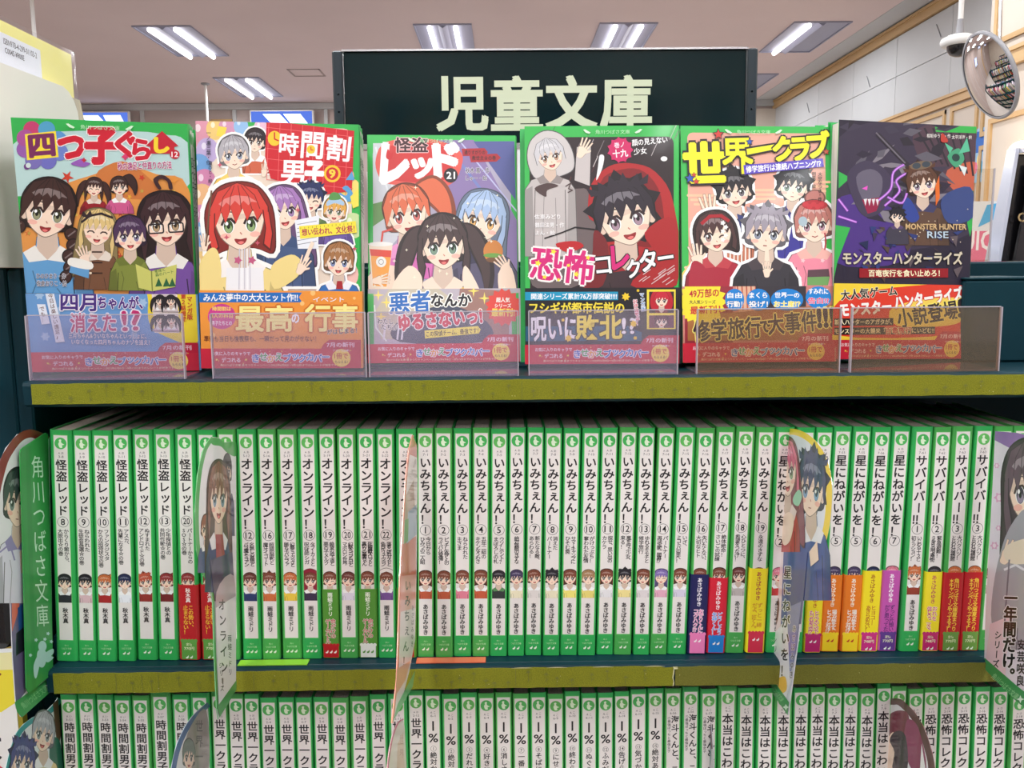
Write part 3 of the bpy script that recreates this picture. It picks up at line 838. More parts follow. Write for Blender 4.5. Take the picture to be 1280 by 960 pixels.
def spine_print(h, code, title, num, subs, author, marks, art, tpitch, tsize, low=False, green=(76, 190, 96), tx=0.0, short=None):
    """printing of one spine; v measured down from the head of the book"""
    Z = lambda d: h - d * h / .1735
    p = Print(step=3e-6)
    hw = LABW / 2
    p.rect(-hw - .0004, Z(.1575), hw + .0004, Z(.0036), (120, 210, 120))
    p.rect(-hw, Z(.1572), hw, Z(.0040), (232, 226, 222))
    p.poly(ell(0, Z(.0098), .0042, .0042, n=24), green)
    p.smooth([(-.0013, Z(.0118)), (-.0016, Z(.0100)), (-.0009, Z(.0088)), (-.0012, Z(.0076)), (-.0002, Z(.0068)), (.0006, Z(.0074)), (.0003, Z(.0086)), (.0012, Z(.0098)), (.0026, Z(.0106)), (.0010, Z(.0112)), (.0012, Z(.0128)), (-.0004, Z(.0130))], (226, 244, 214), 3)
    a, b = code
    p.h(a, 0, Z(.0169), .0038, .0017, (70, 66, 70), .0, sy=1)
    p.h(b, 0, Z(.0195), min(.0046, .0012 * len(b)), .0017, (70, 66, 70), .0, sy=1)
    if short:      # titles set as "1 / %"
        p.h('1', 0, Z(.0275), None, .0074, (24, 20, 24), .010, sy=1); p.h('%', 0, Z(.0370), .0068, .0066, (24, 20, 24), .016, sy=1)
        y = .0455
        p.line(ell(0, Z(y), .0021, .0021, n=16), .0002, (40, 36, 40), True); p.h(num, 0, Z(y), None, .0023, (40, 36, 40), .005, sy=1)
        p.vt(short, 0, Z(y + .0052), .0053, .0052, (40, 36, 40), .018, sy=1)
    else:
        y = .0256 if low is False else .0246
        n = len(title)
        p.vt(title, tx, Z(y), tpitch, tsize, (24, 20, 24), .024, sy=1)
        y = y + tpitch * (n - 1) + tpitch * .5
        if num:
            y += .0047
            p.line(ell(0, Z(y), .0038, .0038, n=28), .0003, (30, 28, 30), True)
            p.h(num, 0, Z(y), .0046 if len(num) > 1 else None, .0046, (24, 20, 24), .012, sy=1)
            y += .0048
        ns = len(subs)
        for i, t in enumerate(subs):
            x = (.0021 if i == 0 else -.0021) if ns > 1 else 0
            pt = min(.0033, (.1005 - y) / max(1, len(t)))
            p.vt(t, x, Z(y + .0022), pt, .0036, (30, 26, 30), .016, sy=1, wx=1.06)
    if art:
        kw = dict(art); p.clip = (-hw, Z(.1285), hw, Z(.1000))
        bgc = kw.pop('bg', None)
        if bgc: p.rect(-hw, Z(.1275), hw, Z(.104), bgc)
        fig(p, kw.pop('fx', 0), Z(.1134), .0046, kw.pop('hair'), kw.pop('top'), sy=-1, flip=kw.pop('fl', 1), detail=2, body_len=5, body_w=.8, tilt=kw.pop('tilt', 0), **kw)
        p.clip = None
    if author: p.vt(author, 0, Z(.1345), .0039, .0041, (30, 26, 30), .02, sy=1)
    p.h('角川', 0, Z(.1614), .0026, .0013, (190, 236, 180), 0, sy=1); p.h('つばさ文庫', 0, Z(.1638), .0074, .0016, (190, 236, 180), .005, sy=1)
    leafs(p, marks, Z(.1672))
    return p

def band_mesh(w, h, d=.112, b=.0022):
    me = jacket_mesh(w + .0006, h, .085, b + .0003, .0003)
    for v in me.vertices: v.co.y -= .0003
    return me
def band_print(hb, author, lines, colA, colB, colL, colLo, base, base_h, marks, price, scallop=True, auth_out=None):
    p = Print(step=3e-6); w = LABW / 2 + .0008
    p.rect(-w, .0003, w, base_h, base)
    if scallop:
        for i in range(5): p.poly(ell((i - 2) * .0024, base_h, .0013, .0013, n=12), base)
    top = hb
    p.vt(author, 0.0, top - .0042, .0036, .0038, colA, .02, sy=1)
    ya = top - .0042 - .0036 * len(author) - .0012
    for i, t in enumerate(lines):
        x = .0018 - i * .0038
        pt = min(.0037, (ya - base_h - .0005) / len(t))
        p.vt(t, x, ya - .0008, pt, .0039, colL, .018, sy=1, out=colLo, ow=.07)
    if price:
        p.h('定価', 0, base_h - .0028, .0042, .0022, (240, 244, 200), .01, sy=1)
        p.h(price, 0, base_h - .0060, .0072, .0024, (240, 244, 200), .012, sy=1)
        leafs(p, 2, .0022)
    else: leafs(p, marks, base_h - .0050, colB)
    return p

def spine_book(xb, dx, w, zt, zb, P, label, group, band=None, jm='jacket'):
    h = round(zt - zb - .0004, 4)
    lean = math.atan2(dx, h)
    hw = w / 2
    t = thing('paperback_book', label, 'book', (xb + hw, .612 + random.uniform(-.0008, .0008), zb + .0003 + abs(math.sin(lean)) * hw), Matrix.Rotation(lean, 3, 'Y'), group)
    wk = round(w * .985, 4)
    link('jacket', cached(('j', wk, h, jm), lambda: jacket_mesh(wk, h)), M[jm], t)
    link('page_block', cached(('p', wk, h), lambda: MB().box(-wk / 2 + .0009, wk / 2 - .0009, .0016, .109, .0012, h - .0012).mesh('pages')), M['pages'], t)
    o = P(h).build('spine_print', M['print'], t); o.location = (0, -.00002, 0)
    if band:
        hb, col, bp = band
        bo = link('paper_band', cached(('b', wk, hb, col), lambda: band_mesh(wk, hb)), cached(('bm', col), lambda: mat('band_paper', col, .4, 0, .3)), t)
        bo.location = (0, -.0003, .0003)
        q = bp(hb).build('band_print', M['print'], bo); q.location = (0, -.0003, 0)
    return t

ROW2 = [(-328.6, 7.9, 16.5), (-312.1, 7.9, 13.4), (-298.5, 7.7, 14.6), (-283.1, 6.9, 12.9), (-269.7, 6.5, 15.1), (-254.1, 5.9, 15.1), (-238.7, 5.7, 15.1), (-222.3, 4.5, 14.2), (-208.1, 4.9, 13.8), (-192.8, 3.3, 14.3), (-178.5, 3.8, 13.5), (-163.9, 2.8, 14.6), (-149.4, 2.8, 14.6), (-134.2, 2.3, 12.2), (-122.0, 3.0, 14.0), (-108.0, 3.1, 13.8), (-94.0, 2.9, 13.4), (-80.6, 3.5, 14.7), (-65.6, 3.3, 12.4), (-52.5, 2.6, 13.2), (-39.3, 2.6, 13.5), (-25.6, 2.5, 12.9), (-12.8, 2.6, 13.0), (0.3, 2.5, 12.6), (13.0, 2.8, 12.4), (25.8, 2.4, 12.9), (38.7, 2.8, 12.9), (51.6, 3.2, 13.3), (65.3, 2.8, 12.7), (78.0, 3.2, 13.3), (92.1, 2.4, 12.3), (104.4, 3.7, 12.9), (117.3, 4.3, 14.2), (132.0, 3.8, 13.8), (145.8, 4.2, 14.1), (159.9, 4.3, 14.2), (174.7, 3.7, 13.9), (189.6, 2.7, 14.1), (203.7, 3.7, 13.4), (217.2, 3.5, 12.4), (229.6, 3.9, 13.9), (244.3, 3.1, 13.6), (257.9, 3.2, 14.1), (272.0, 3.4, 13.9), (287.4, 1.9, 15.4), (303.3, 1.4, 13.1), (316.9, 0.9, 15.4), (332.2, 1.5, 13.6), (345.8, 2.2, 13.7), (360.0, 1.7, 13.7)]
H_ = HAIRS
def A(hair, top, style='short', **k): return dict(hair=H_[hair], top=top, style=style, **k)
KAI, ONL, IMI, HOS, SAB = '怪盗レッド', 'オンライン！', 'いみちぇん！', '星にねがいを！', 'サバイバー‼'
RED, GRN = (190, 28, 36), (84, 150, 52)
YEL, ORG, NVY, PUR = (246, 226, 40), (232, 124, 34), (24, 26, 84), (196, 86, 172)
dk, wt_ = (40, 34, 40), (246, 240, 244)
bandK = (.0565, RED, lambda hb: band_print(hb, '秋木真', ['この勢い、', '止まらない！'], (250, 240, 236), None, (246, 196, 60), None, (96, 160, 70), .0145, 2, '770円'))
bandO = lambda bc_, ml: (.0520, GRN, lambda hb: band_print(hb, '雨蛙ミドリ', ['命がけの', 'ゲームバトル'], (246, 250, 236), ml, RED, (246, 240, 236), bc_, .0098, 3, None))
R2 = [
 (KAI, '8', '3-8', ['からくり館から、', '大脱出☆の巻'], '秋木真', A('black', (44, 42, 50), mouth='line'), None, 'black-haired winking figure in dark coat'),
 (KAI, '9', '3-9', ['ねらわれた', '生徒会長選☆の巻'], '秋木真', A('black', (226, 190, 196)), None, 'dark-haired figure in pale pink'),
 (KAI, '10', '3-10', ['ファンタジスタ', 'からの招待状☆の巻'], '秋木真', A('orange', (170, 40, 40), style='pony'), None, 'orange-haired figure in dark red'),
 (KAI, '11', '3-11', ['アスカ、', '先輩になる☆の巻'], '秋木真', A('navy', (236, 238, 244), mouth='line'), None, 'navy-haired figure in white'),
 (KAI, '12', '3-12', ['ぬすまれた', 'アンドロイド☆の巻'], '秋木真', A('red', (150, 50, 44), style='spiky', tilt=-12), None, 'red-haired figure leaning in'),
 (KAI, '13', '3-13', ['少年探偵との', '共同作戦☆の巻'], '秋木真', A('crimson', (120, 34, 36), style='pony'), None, 'crimson-haired figure with raised tail of hair'),
 (KAI, '20', '3-20', ['パートナーからの', 'SOS☆の巻'], '秋木真', A('crimson', (236, 200, 180)), bandK, 'red paper band'),
 (KAI, '21', '3-21', ['出動☆の巻'], '秋木真', A('brown', (200, 170, 160)), bandK, 'red paper band, beside the green-rimmed card'),
 (ONL, '11', '5-11', ['嵐の夜と', 'ゲーム'], '雨蛙ミドリ', A('brown', (60, 70, 120)), None, 'mostly hidden behind the green-rimmed card'),
 (ONL, '12', '5-12', ['名無しの墓地と', 'バラ魔女ミラアン'], '雨蛙ミドリ', A('auburn', (44, 60, 110)), None, 'brown-haired figure in blue blazer'),
 (ONL, '16', '5-16', ['超頭脳戦と', '魔牙イゴート'], '雨蛙ミドリ', A('brown', (206, 110, 60), style='spiky'), None, 'brown-haired figure in orange'),
 (ONL, '17', '5-17', ['幻惑ミュージックと', '勝ち子バルファ'], '雨蛙ミドリ', A('orange', (236, 200, 70)), None, 'light brown-haired figure in yellow'),
 (ONL, '18', '5-18', ['タブーカードと', '呪術師シガ'], '雨蛙ミドリ', A('brown', (60, 44, 74), style='hood', extra=(140, 36, 54)), None, 'figure in dark red hood'),
 (ONL, '19', '5-19', ['絶望の地下道と', '悪の子メルク'], '雨蛙ミドリ', A('brown', (240, 220, 210), wink=True), bandO(RED, (246, 240, 230)), 'green paper band ending in red'),
 (ONL, '20', '5-20', ['幻獣ドラゴンとロボと', 'マボロシ世界'], '雨蛙ミドリ', A('auburn', (226, 222, 236), tilt=10), None, 'dark auburn-haired figure in white'),
 (ONL, '21', '5-21', ['死神魔獣スロットと', '裏切りの悪魔ちゃん'], '雨蛙ミドリ', A('brown', (70, 96, 170)), bandO((236, 240, 232), GRN), 'green paper band ending in white'),
 (ONL, '22', '5-22', ['落ちこぼれガストと', '色白イリュージョン'], '雨蛙ミドリ', A('brown', (120, 84, 150), style='hood', extra=(238, 232, 228)), None, 'figure with cat-eared white hood and purple top'),
 (ONL, '23', '5-23', ['さいごの', 'ゲーム'], '雨蛙ミドリ', A('brown', (200, 180, 170)), bandO(RED, (246, 240, 230)), 'green paper band, behind the nearly edge-on card'),
]
IM = [(['今日から', 'ひみつの二人組'], A('brown', (190, 90, 60), style='bob', collar=(240, 240, 240)), 'brown bob, orange overalls'), (['ピンチ！矢神くんの', 'ライバル登場！'], A('brown', (190, 90, 60), tilt=8), 'pen held above the brown-haired head'),
 (['ねらわれた', '主さま'], A('brown', (226, 130, 150)), 'brown-haired figure in pink'), (['五年二組の', 'キケンなうわさ'], A('brown', (196, 90, 60), style='bob'), 'two heads, one above the other'),
 (['ウソ？ホント？', 'まぼろしの札'], A('black', (50, 56, 56), mouth='line', collar=(90, 140, 90)), 'black-haired figure in dark green scarf'), (['絶対無敵のきずな'], A('violet', (240, 232, 200)), 'violet-black hair and cream top'),
 (['新たなる敵、', 'あらわる！'], A('brown', (226, 220, 216), tilt=-8), 'brown hair and white shirt'), (['消えた', 'パートナー'], A('black', (236, 228, 196), mouth='line', style='spiky'), 'black spiky hair'),
 (['サマーキャンプに', 'ひそむ罠'], A('brown', (240, 226, 120), style='bob'), 'brown hair and yellow top'), (['がけっぷち！', '奪われた友情'], A('light', (232, 214, 120), mouth='line'), 'sandy hair and yellow vest'),
 (['探せ、思い出の', 'カケラ'], A('brown', (232, 230, 232), style='bob'), 'brown hair and braces'), (['嵐を呼ぶ少女、', '来る！'], A('black', (240, 224, 150), style='spiky'), 'black spiky hair and yellow top'),
 (['ゆれるキモチと', '修学旅行'], A('brown', (222, 214, 214), style='bob', tilt=6), 'brown hair turned aside'), (['パートナー', '再決定戦、開幕⁉'], A('purple', (226, 170, 190), shut=True, style='long'), 'lavender hair and closed eyes'),
 (['いざ、', 'ミコトバの里へ！'], A('brown', (214, 208, 226), style='bob'), 'brown hair and pale lilac coat'), (['失いたくない、', '大切なヒト'], A('brown', (230, 200, 190), style='bob'), 'navy paper band with pink words'),
 (['絶体絶命！', 'さいごの試練'], A('brown', (230, 200, 190), style='bob'), 'red paper band with blue words'), (['心ひとつに、', '希望をつなげ！'], A('auburn', (196, 186, 182), style='bob'), 'dark brown hair and wooden stick'),
 (['永遠のきずな'], A('crimson', (226, 200, 190)), 'yellow paper band ending in red')]
imb = {16: (.0600, NVY, lambda hb: band_print(hb, 'あさばみゆき', ['お守りくんに', 'コクハク⁉'], wt_, (250, 240, 240), (240, 130, 180), (250, 244, 250), (240, 130, 186), .0150, 2, None)),
       17: (.0570, (214, 30, 54), lambda hb: band_print(hb, 'あさばみゆき', ['どうしよう', '矢神くん！'], wt_, (250, 246, 240), (70, 150, 230), (250, 244, 250), (34, 130, 210), .0125, 2, None)),
       19: (.0640, YEL, lambda hb: band_print(hb, 'あさばみゆき', ['ずっと一緒', 'だよ、匠くん。'], (176, 40, 60), (250, 240, 240), (214, 150, 40), None, (214, 48, 76), .0155, 2, None))}
for i, (sb, art, ds) in enumerate(IM):
    R2.append((IMI, str(i + 1), '7-%d' % (i + 1), sb, 'あさばみゆき', art, imb.get(i + 1), ds))
def bandS(h, col, la, cA, cL, cLo, base, price, mk=(250, 240, 240)):
    return (h, col, lambda hb: band_print(hb, 'あさばみゆき', la, cA, mk, cL, cLo, base, .0135, 2, price))
bs4 = bandS(.058, YEL, ['ヒミツのへやで', 'もつれあう恋⁉'], (190, 90, 40), (214, 60, 140), (250, 246, 200), (190, 40, 110), None)
bs5 = bandS(.058, ORG, ['場子が使えず、', 'ヒンっと対決⁉'], (250, 240, 220), (250, 244, 236), None, (246, 214, 40), None, RED)
bs6 = bandS(.061, YEL, ['ヒヨコ—', 'あきらめない！'], (170, 90, 40), (190, 110, 40), None, (206, 50, 130), '748円')
bs7 = bandS(.061, PUR, ['ずっと片想い', 'だと思ってた'], (252, 244, 250), (90, 40, 110), None, (96, 60, 140), '770円')
bv2 = bandS(.060, YEL, ['おれを', '信じろっ、ママ。'], (190, 80, 90), (214, 60, 110), (250, 250, 220), (196, 40, 110), '748円')
bv3 = (.0595, RED, lambda hb: band_print(hb, '', ['角川つばさ文庫夏まつり', '＊キャンペーンやってるよ！'], wt_, None, (250, 214, 70), None, (110, 156, 70), .0135, 2, '770円'))
R2 += [(HOS, '2', '7-52', [''], 'あさばみゆき', A('pink', (200, 60, 60)), None, 'mostly hidden behind the yellow-rimmed card'),
 (HOS, '3', '7-53', [''], 'あさばみゆき', A('navy', (60, 70, 130)), None, 'hidden behind the lower end of the yellow-rimmed card'),
 (HOS, '4', '7-54', [''], 'あさばみゆき', A('pink', (246, 240, 236), style='bob'), bs4, 'yellow band ending in magenta, touching the yellow-rimmed card'),
 (HOS, '5', '7-55', [''], 'あさばみゆき', A('violet', (90, 80, 110), mouth='line'), bs5, 'orange band, the first of two alike'),
 (HOS, '5', '7-55', [''], 'あさばみゆき', A('violet', (90, 80, 110), mouth='line'), bs5, 'orange band, the second of two alike'),
 (HOS, '6', '7-56', [''], 'あさばみゆき', A('navy', (230, 230, 240), mouth='line'), bs6, 'yellow band priced 748 yen'),
 (HOS, '7', '7-57', [''], 'あさばみゆき', A('pink', (150, 180, 160), style='long'), bs7, 'orchid purple band priced 770 yen'),
 (SAB, '1', '7-61', ['いじわるエースと', '初ミッション！'], 'あさばみゆき', A('orange', (150, 60, 40), style='spiky'), None, 'orange hair and brown jacket'),
 (SAB, '2', '7-62', ['緊急避難！', 'うらぎりの地下商店街'], 'あさばみゆき', A('black', (190, 60, 60), mouth='line'), bv2, 'yellow band under a black-haired face'),
 (SAB, '3', '7-63', ['大バクハツ！', 'とらわれの博物館'], 'あさばみゆき', A('orange', (200, 80, 60), style='twin'), bv3, 'red festival band, the first of two alike'),
 (SAB, '3', '7-63', ['大バクハツ！', 'とらわれの博物館'], 'あさばみゆき', A('orange', (200, 80, 60), style='twin'), bv3, 'red festival band, next to the lilac card'),
 (SAB, '4', '7-64', ['大ピンチ！', ''], 'あさばみゆき', A('brown', (200, 180, 170)), None, 'hidden behind the lilac card, the nearer one'),
 (SAB, '5', '7-65', ['さいごに', ''], 'あさばみゆき', A('brown', (200, 180, 170)), None, 'hidden behind the lilac card, the farther one')]
SD = {KAI: 'thief series', ONL: 'online series', IMI: 'hiragana series', HOS: 'star series', SAB: 'survivor series'}
NW = ' one two three four five six seven eight nine ten eleven twelve thirteen fourteen fifteen sixteen seventeen eighteen nineteen twenty twenty-one twenty-two twenty-three'.split(' ')
ORD = 'first second third fourth fifth sixth seventh eighth ninth tenth eleventh twelfth'.split()
TP = {KAI: (.0083, .0080), ONL: (.0088, .0086), IMI: (.0083, .0083), HOS: (.0087, .0085), SAB: (.0086, .0084)}
MK = {KAI: 2, ONL: 3, IMI: 2, HOS: 2, SAB: 2}
for i, (T_, num, code, subs, au, art, band, ds) in enumerate(R2):
    xb, dx, w = [q / 1000 for q in ROW2[i]]
    k = i / 48
    zb = BASE2
    zt = 1.3400 - .0042 * k + random.uniform(-.0004, .0004)
    tp, ts = TP[T_]
    g = random.choice(((76, 186, 92), (66, 180, 88), (96, 186, 92)))
    if T_ == KAI: au2 = '秋木　真' if False else au
    P = lambda h, T_=T_, num=num, code=code, subs=subs, au=au, art=art, tp=tp, ts=ts, g=g: spine_print(h, ('A あ', code), T_, num, [s_ for s_ in subs if s_], au, MK[T_], art, tp, ts, green=g)
    spine_book(xb, dx, w * .985, zt, zb, P, 'middle-shelf spine %s of the %s, %s' % (NW[int(num)], SD[T_], ds), 'paperbacks on the middle shelf', band, random.choice(('jacket', 'jacket', 'jacket_b')))

ROW3 = [(-333.1, 4.8, 12.8, 1.143), (-320.0, 4.6, 13.7, 1.1435), (-306.2, 4.4, 12.8, 1.1427), (-293.2, 4.2, 12.8, 1.1419), (-280.2, 4.0, 13.7, 1.1417), (-266.1, 3.8, 15.5, 1.1446), (-250.5, 3.6, 14.0, 1.1419), (-236.2, 3.3, 14.6, 1.1436), (-221.3, 3.1, 12.9, 1.144), (-208.4, 2.9, 12.0, 1.142), (-196.1, 2.8, 11.3, 1.1424), (-184.8, 2.6, 13.2, 1.1392), (-171.3, 2.4, 12.5, 1.139), (-158.6, 2.2, 12.9, 1.1388), (-145.5, 2.0, 13.3, 1.1387), (-132.0, 1.8, 13.7, 1.1385), (-118.1, 1.6, 14.7, 1.1389), (-103.2, 1.4, 13.5, 1.1406), (-89.5, 1.2, 15.0, 1.141), (-74.2, 0.9, 11.9, 1.1433), (-62.1, 0.8, 12.7, 1.1425), (-49.2, 0.6, 13.5, 1.1405), (-35.5, 0.4, 13.2, 1.1409), (-22.1, 0.2, 12.6, 1.1401), (-9.3, -0.0, 12.9, 1.1405), (3.8, -0.2, 12.7, 1.1397), (16.6, -0.3, 13.0, 1.1402), (29.7, -0.4, 12.4, 1.1394), (42.1, -0.5, 12.4, 1.1411), (54.6, -0.6, 12.0, 1.1397), (66.8, -0.8, 12.7, 1.1395), (79.6, -0.9, 11.4, 1.1406), (91.2, -1.0, 12.7, 1.1423), (104.0, -1.1, 13.0, 1.1421), (117.1, -1.2, 13.0, 1.142), (130.2, -1.4, 13.2, 1.143), (143.6, -1.5, 13.4, 1.1416), (157.0, -1.6, 14.2, 1.1439), (171.4, -1.8, 14.2, 1.1418), (185.8, -1.9, 13.0, 1.1417), (198.9, -2.1, 14.2, 1.1415), (213.3, -2.3, 12.4, 1.1413), (225.9, -2.4, 11.8, 1.1417), (237.9, -2.6, 12.4, 1.141), (250.4, -2.7, 11.6, 1.1414), (262.2, -2.9, 13.9, 1.14), (276.1, -3.0, 10.1, 1.1439), (286.4, -3.1, 12.5, 1.1416), (299.1, -3.3, 12.5, 1.1395), (311.7, -3.5, 11.3, 1.14), (323.1, -3.6, 12.5, 1.1404), (335.7, -3.7, 12.8, 1.1403), (348.6, -3.9, 13.1, 1.1407), (361.9, -4.1, 13.9, 1.1399), (376.6, -4.6, 14.3, 1.1353)]
R3 = []
for i, c in enumerate(('3-51', '3-52', '3-53', '3-54', '3-55', '3-57', '3-58', '3-59')):
    R3.append(('時間割男子', ('A い', c), None, 'boys timetable title, ' + ('the tallest one' if i == 5 else ORD[i] + ' from the left end')))
for i, c in enumerate(('2-1', '2-2', '2-3', '2-4', '2-5', '2-7', '2-6', '2-8', '2-9', '2-10', '2-11', '2-12')):
    R3.append(('世界一クラブ', ('A お', c), None, 'world club title, ' + ('under the green-rimmed card tip' if i == 0 else 'half hidden by the pink-edged card' if i == 11 else ORD[i] + ' of its kind')))
for n_, s_ in (('1', '絶対かなわない恋'), ('2', '絶対会えない人'), ('3', 'だれにも言えない'), ('4', '好きになっちゃ'), ('6', '消しさりたい恋'), ('7', '一番になりたい'), ('8', 'そばにいたい'), ('9', 'にせもの'), ('10', '終わらない片想い'), ('11', 'ぬぐえない'), ('12', 'ふみだせない恋'), ('14', '告げられない'), ('13', '気づかない恋'), ('15', '絶対あきらめ')):
    R3.append(('1%', ('A こ', '6-' + n_), (n_, s_), 'one-percent title, circled %s' % NW[int(n_)]))
for i, c in enumerate(('6-56', '6-56', '6-57')):
    R3.append(('海斗くんと、このまま', ('A こ', c), None, 'two-column title, ' + ('first', 'second', 'third')[i] + ' of three from the left'))
for i, c in enumerate(('9-1', '9-2', '9-3', '9-4', '7-4', '7-5', '7-7', '7-6', '7-8', '7-9')):
    R3.append(('本当はこわい話', ('A こ', c), None, 'scary stories title, %s of ten' % ORD[i]))
R3.append(('', ('A さ', '1-1'), None, 'pale spine just left of the dark red card'))
for i, c in enumerate(('2-12', '2-13', '2-14', '2-15', '2-16', '2-16', '2-18')):
    R3.append(('恐怖コレクター', ('A さ', c), None, 'fear title, %s after the dark red card' % ORD[i]))
R3 += [('怪狩り巻ノ四', ('A さ', '3-4'), None, 'monster hunt title at the right edge'), ('怪狩り巻ノ五', ('A さ', '3-5'), None, 'monster hunt title outside the right edge')]
R3 = R3[:55]
for i, (T_, code, sh, ds) in enumerate(R3):
    xb, dx, w, zt = ROW3[i][0] / 1000, ROW3[i][1] / 1000, ROW3[i][2] / 1000, ROW3[i][3]
    sz = .0084 if T_.startswith(('本当', '恐怖')) else .0079
    g = random.choice(((84, 182, 92), (72, 176, 88), (96, 180, 88)))
    two = T_.startswith('海斗')
    def P(h, T_=T_, code=code, sh=sh, sz=sz, g=g, two=two):
        if two:
            p = spine_print(h, code, T_, None, [], '', 2, None, .0066, .0062, low=True, green=g, tx=.0016)
            p.vt('①最強ぼっちと最強女子', -.0029, h - .0232, .0026, .0025, (60, 56, 60), .01, sy=1)
            return p
        kk = sz * (1.04 if '巻' not in T_ else .8)
        return spine_print(h, code, T_ if not sh else '', (sh or (None,))[0] if sh else None, [], '', 2, None, kk, sz, green=g, short=sh[1] if sh else None)
    spine_book(xb, dx, w * .985, min(zt, 1.1475), BASE3, P, 'bottom-shelf green spine, %s' % ds, 'paperbacks on the bottom shelf', None, random.choice(('jacket', 'jacket', 'jacket_b')))

# ------------------------------------------------------------------ covers shown face out on the top shelf
CW, CH = .112, .173
def cover_frame(p, q, m=.0045, top=.011, bot=0.0, green=(52, 178, 84)):
    """green border and series line; q = printing in millimetre space"""
    q.rect(0, 0, CW, CH, green)

class Cover(Print):
    """authored in the pixel space of an enlarged view, mapped onto the cover by its four corners"""
    def __init__(s, corners):
        hm = homography(corners, [(0, CH), (CW, CH), (CW, 0), (0, 0)])
        super().__init__(hm, (0, 0, CW, CH), 2.5e-6)
        s.px = hm
    def mm(s): s.map = lambda P: np.asarray(P, float).reshape(-1, 2) / 1000.0
    def pxs(s): s.map = s.px

def series_line(p, cx=56, tab=True):
    p.h('角川つばさ文庫', cx, 168.4, 25, 3.0, (190, 236, 190), .0, sy=1)
    for q in (-1, 1):
        p.poly([(cx + q * 16, 168), (cx + q * 20, 170.4), (cx + q * 21.5, 170.1), (cx + q * 19.5, 167.9), (cx + q * 17, 167.2)], (214, 244, 214))

def band_foot(p, tab=(196, 30, 60), red=(206, 36, 62)):
    """the campaign strip along the foot of every paper band, in millimetres"""
    p.rect(-.5, 0, 112.5, 14.2, red)
    p.poly([(84, 14), (86, 17.5), (90, 20.6), (112.5, 20.6), (112.5, 13)], tab)
    p.h('7月の新刊', 98, 17.0, 19.5, 3.5, (246, 214, 224), .022, sy=1)
    p.h('お気に入りのキャラで', 20.5, 10.6, 27, 2.8, (250, 226, 232), .02, sy=1)
    p.h('デコれる', 20.5, 6.0, 13, 3.3, (250, 226, 232), .024, sy=1)
    for x in (10.5, 31): p.poly(star(x, 6.2, 1.0, .45, 5), (250, 226, 90))
    p.cells('きせかえブックカバー', 35, 90, 7.6, 6.4, [(70, 110, 200), (90, 170, 90), (240, 160, 60), (90, 170, 90), (60, 120, 200), (60, 120, 200), (60, 120, 200), (60, 120, 200), (70, 90, 180), (60, 120, 200)], .028, (250, 240, 244), .10, 0, 1, .5)
    p.h('角川つばさ文庫 夏まつりキャンペーン2022年6月8日〜9月13日までのレシートが対象です', 54, 2.3, 82, 1.6, (250, 226, 190), .006, sy=1)
    p.poly(ell(98.5, 7.5, 6.6, 6.4, n=28), (250, 216, 96))
    p.h('アプリで応募！', 98.5, 12.8, 12, 1.6, (240, 230, 236), .01, sy=1)
    p.h('1冊で', 98.3, 8.8, 9.6, 4.0, (196, 40, 50), .02, sy=1); p.h('もらえる！', 98.5, 4.6, 9, 2.0, (90, 50, 40), .02, sy=1)
    rs = random.Random(2)
    for _ in range(14):
        x, y = rs.uniform(2, 110), rs.uniform(1, 13.5); p.poly(star(x, y, .55, .25, 5), rs.choice(((250, 210, 90), (250, 190, 200), (240, 120, 130))))

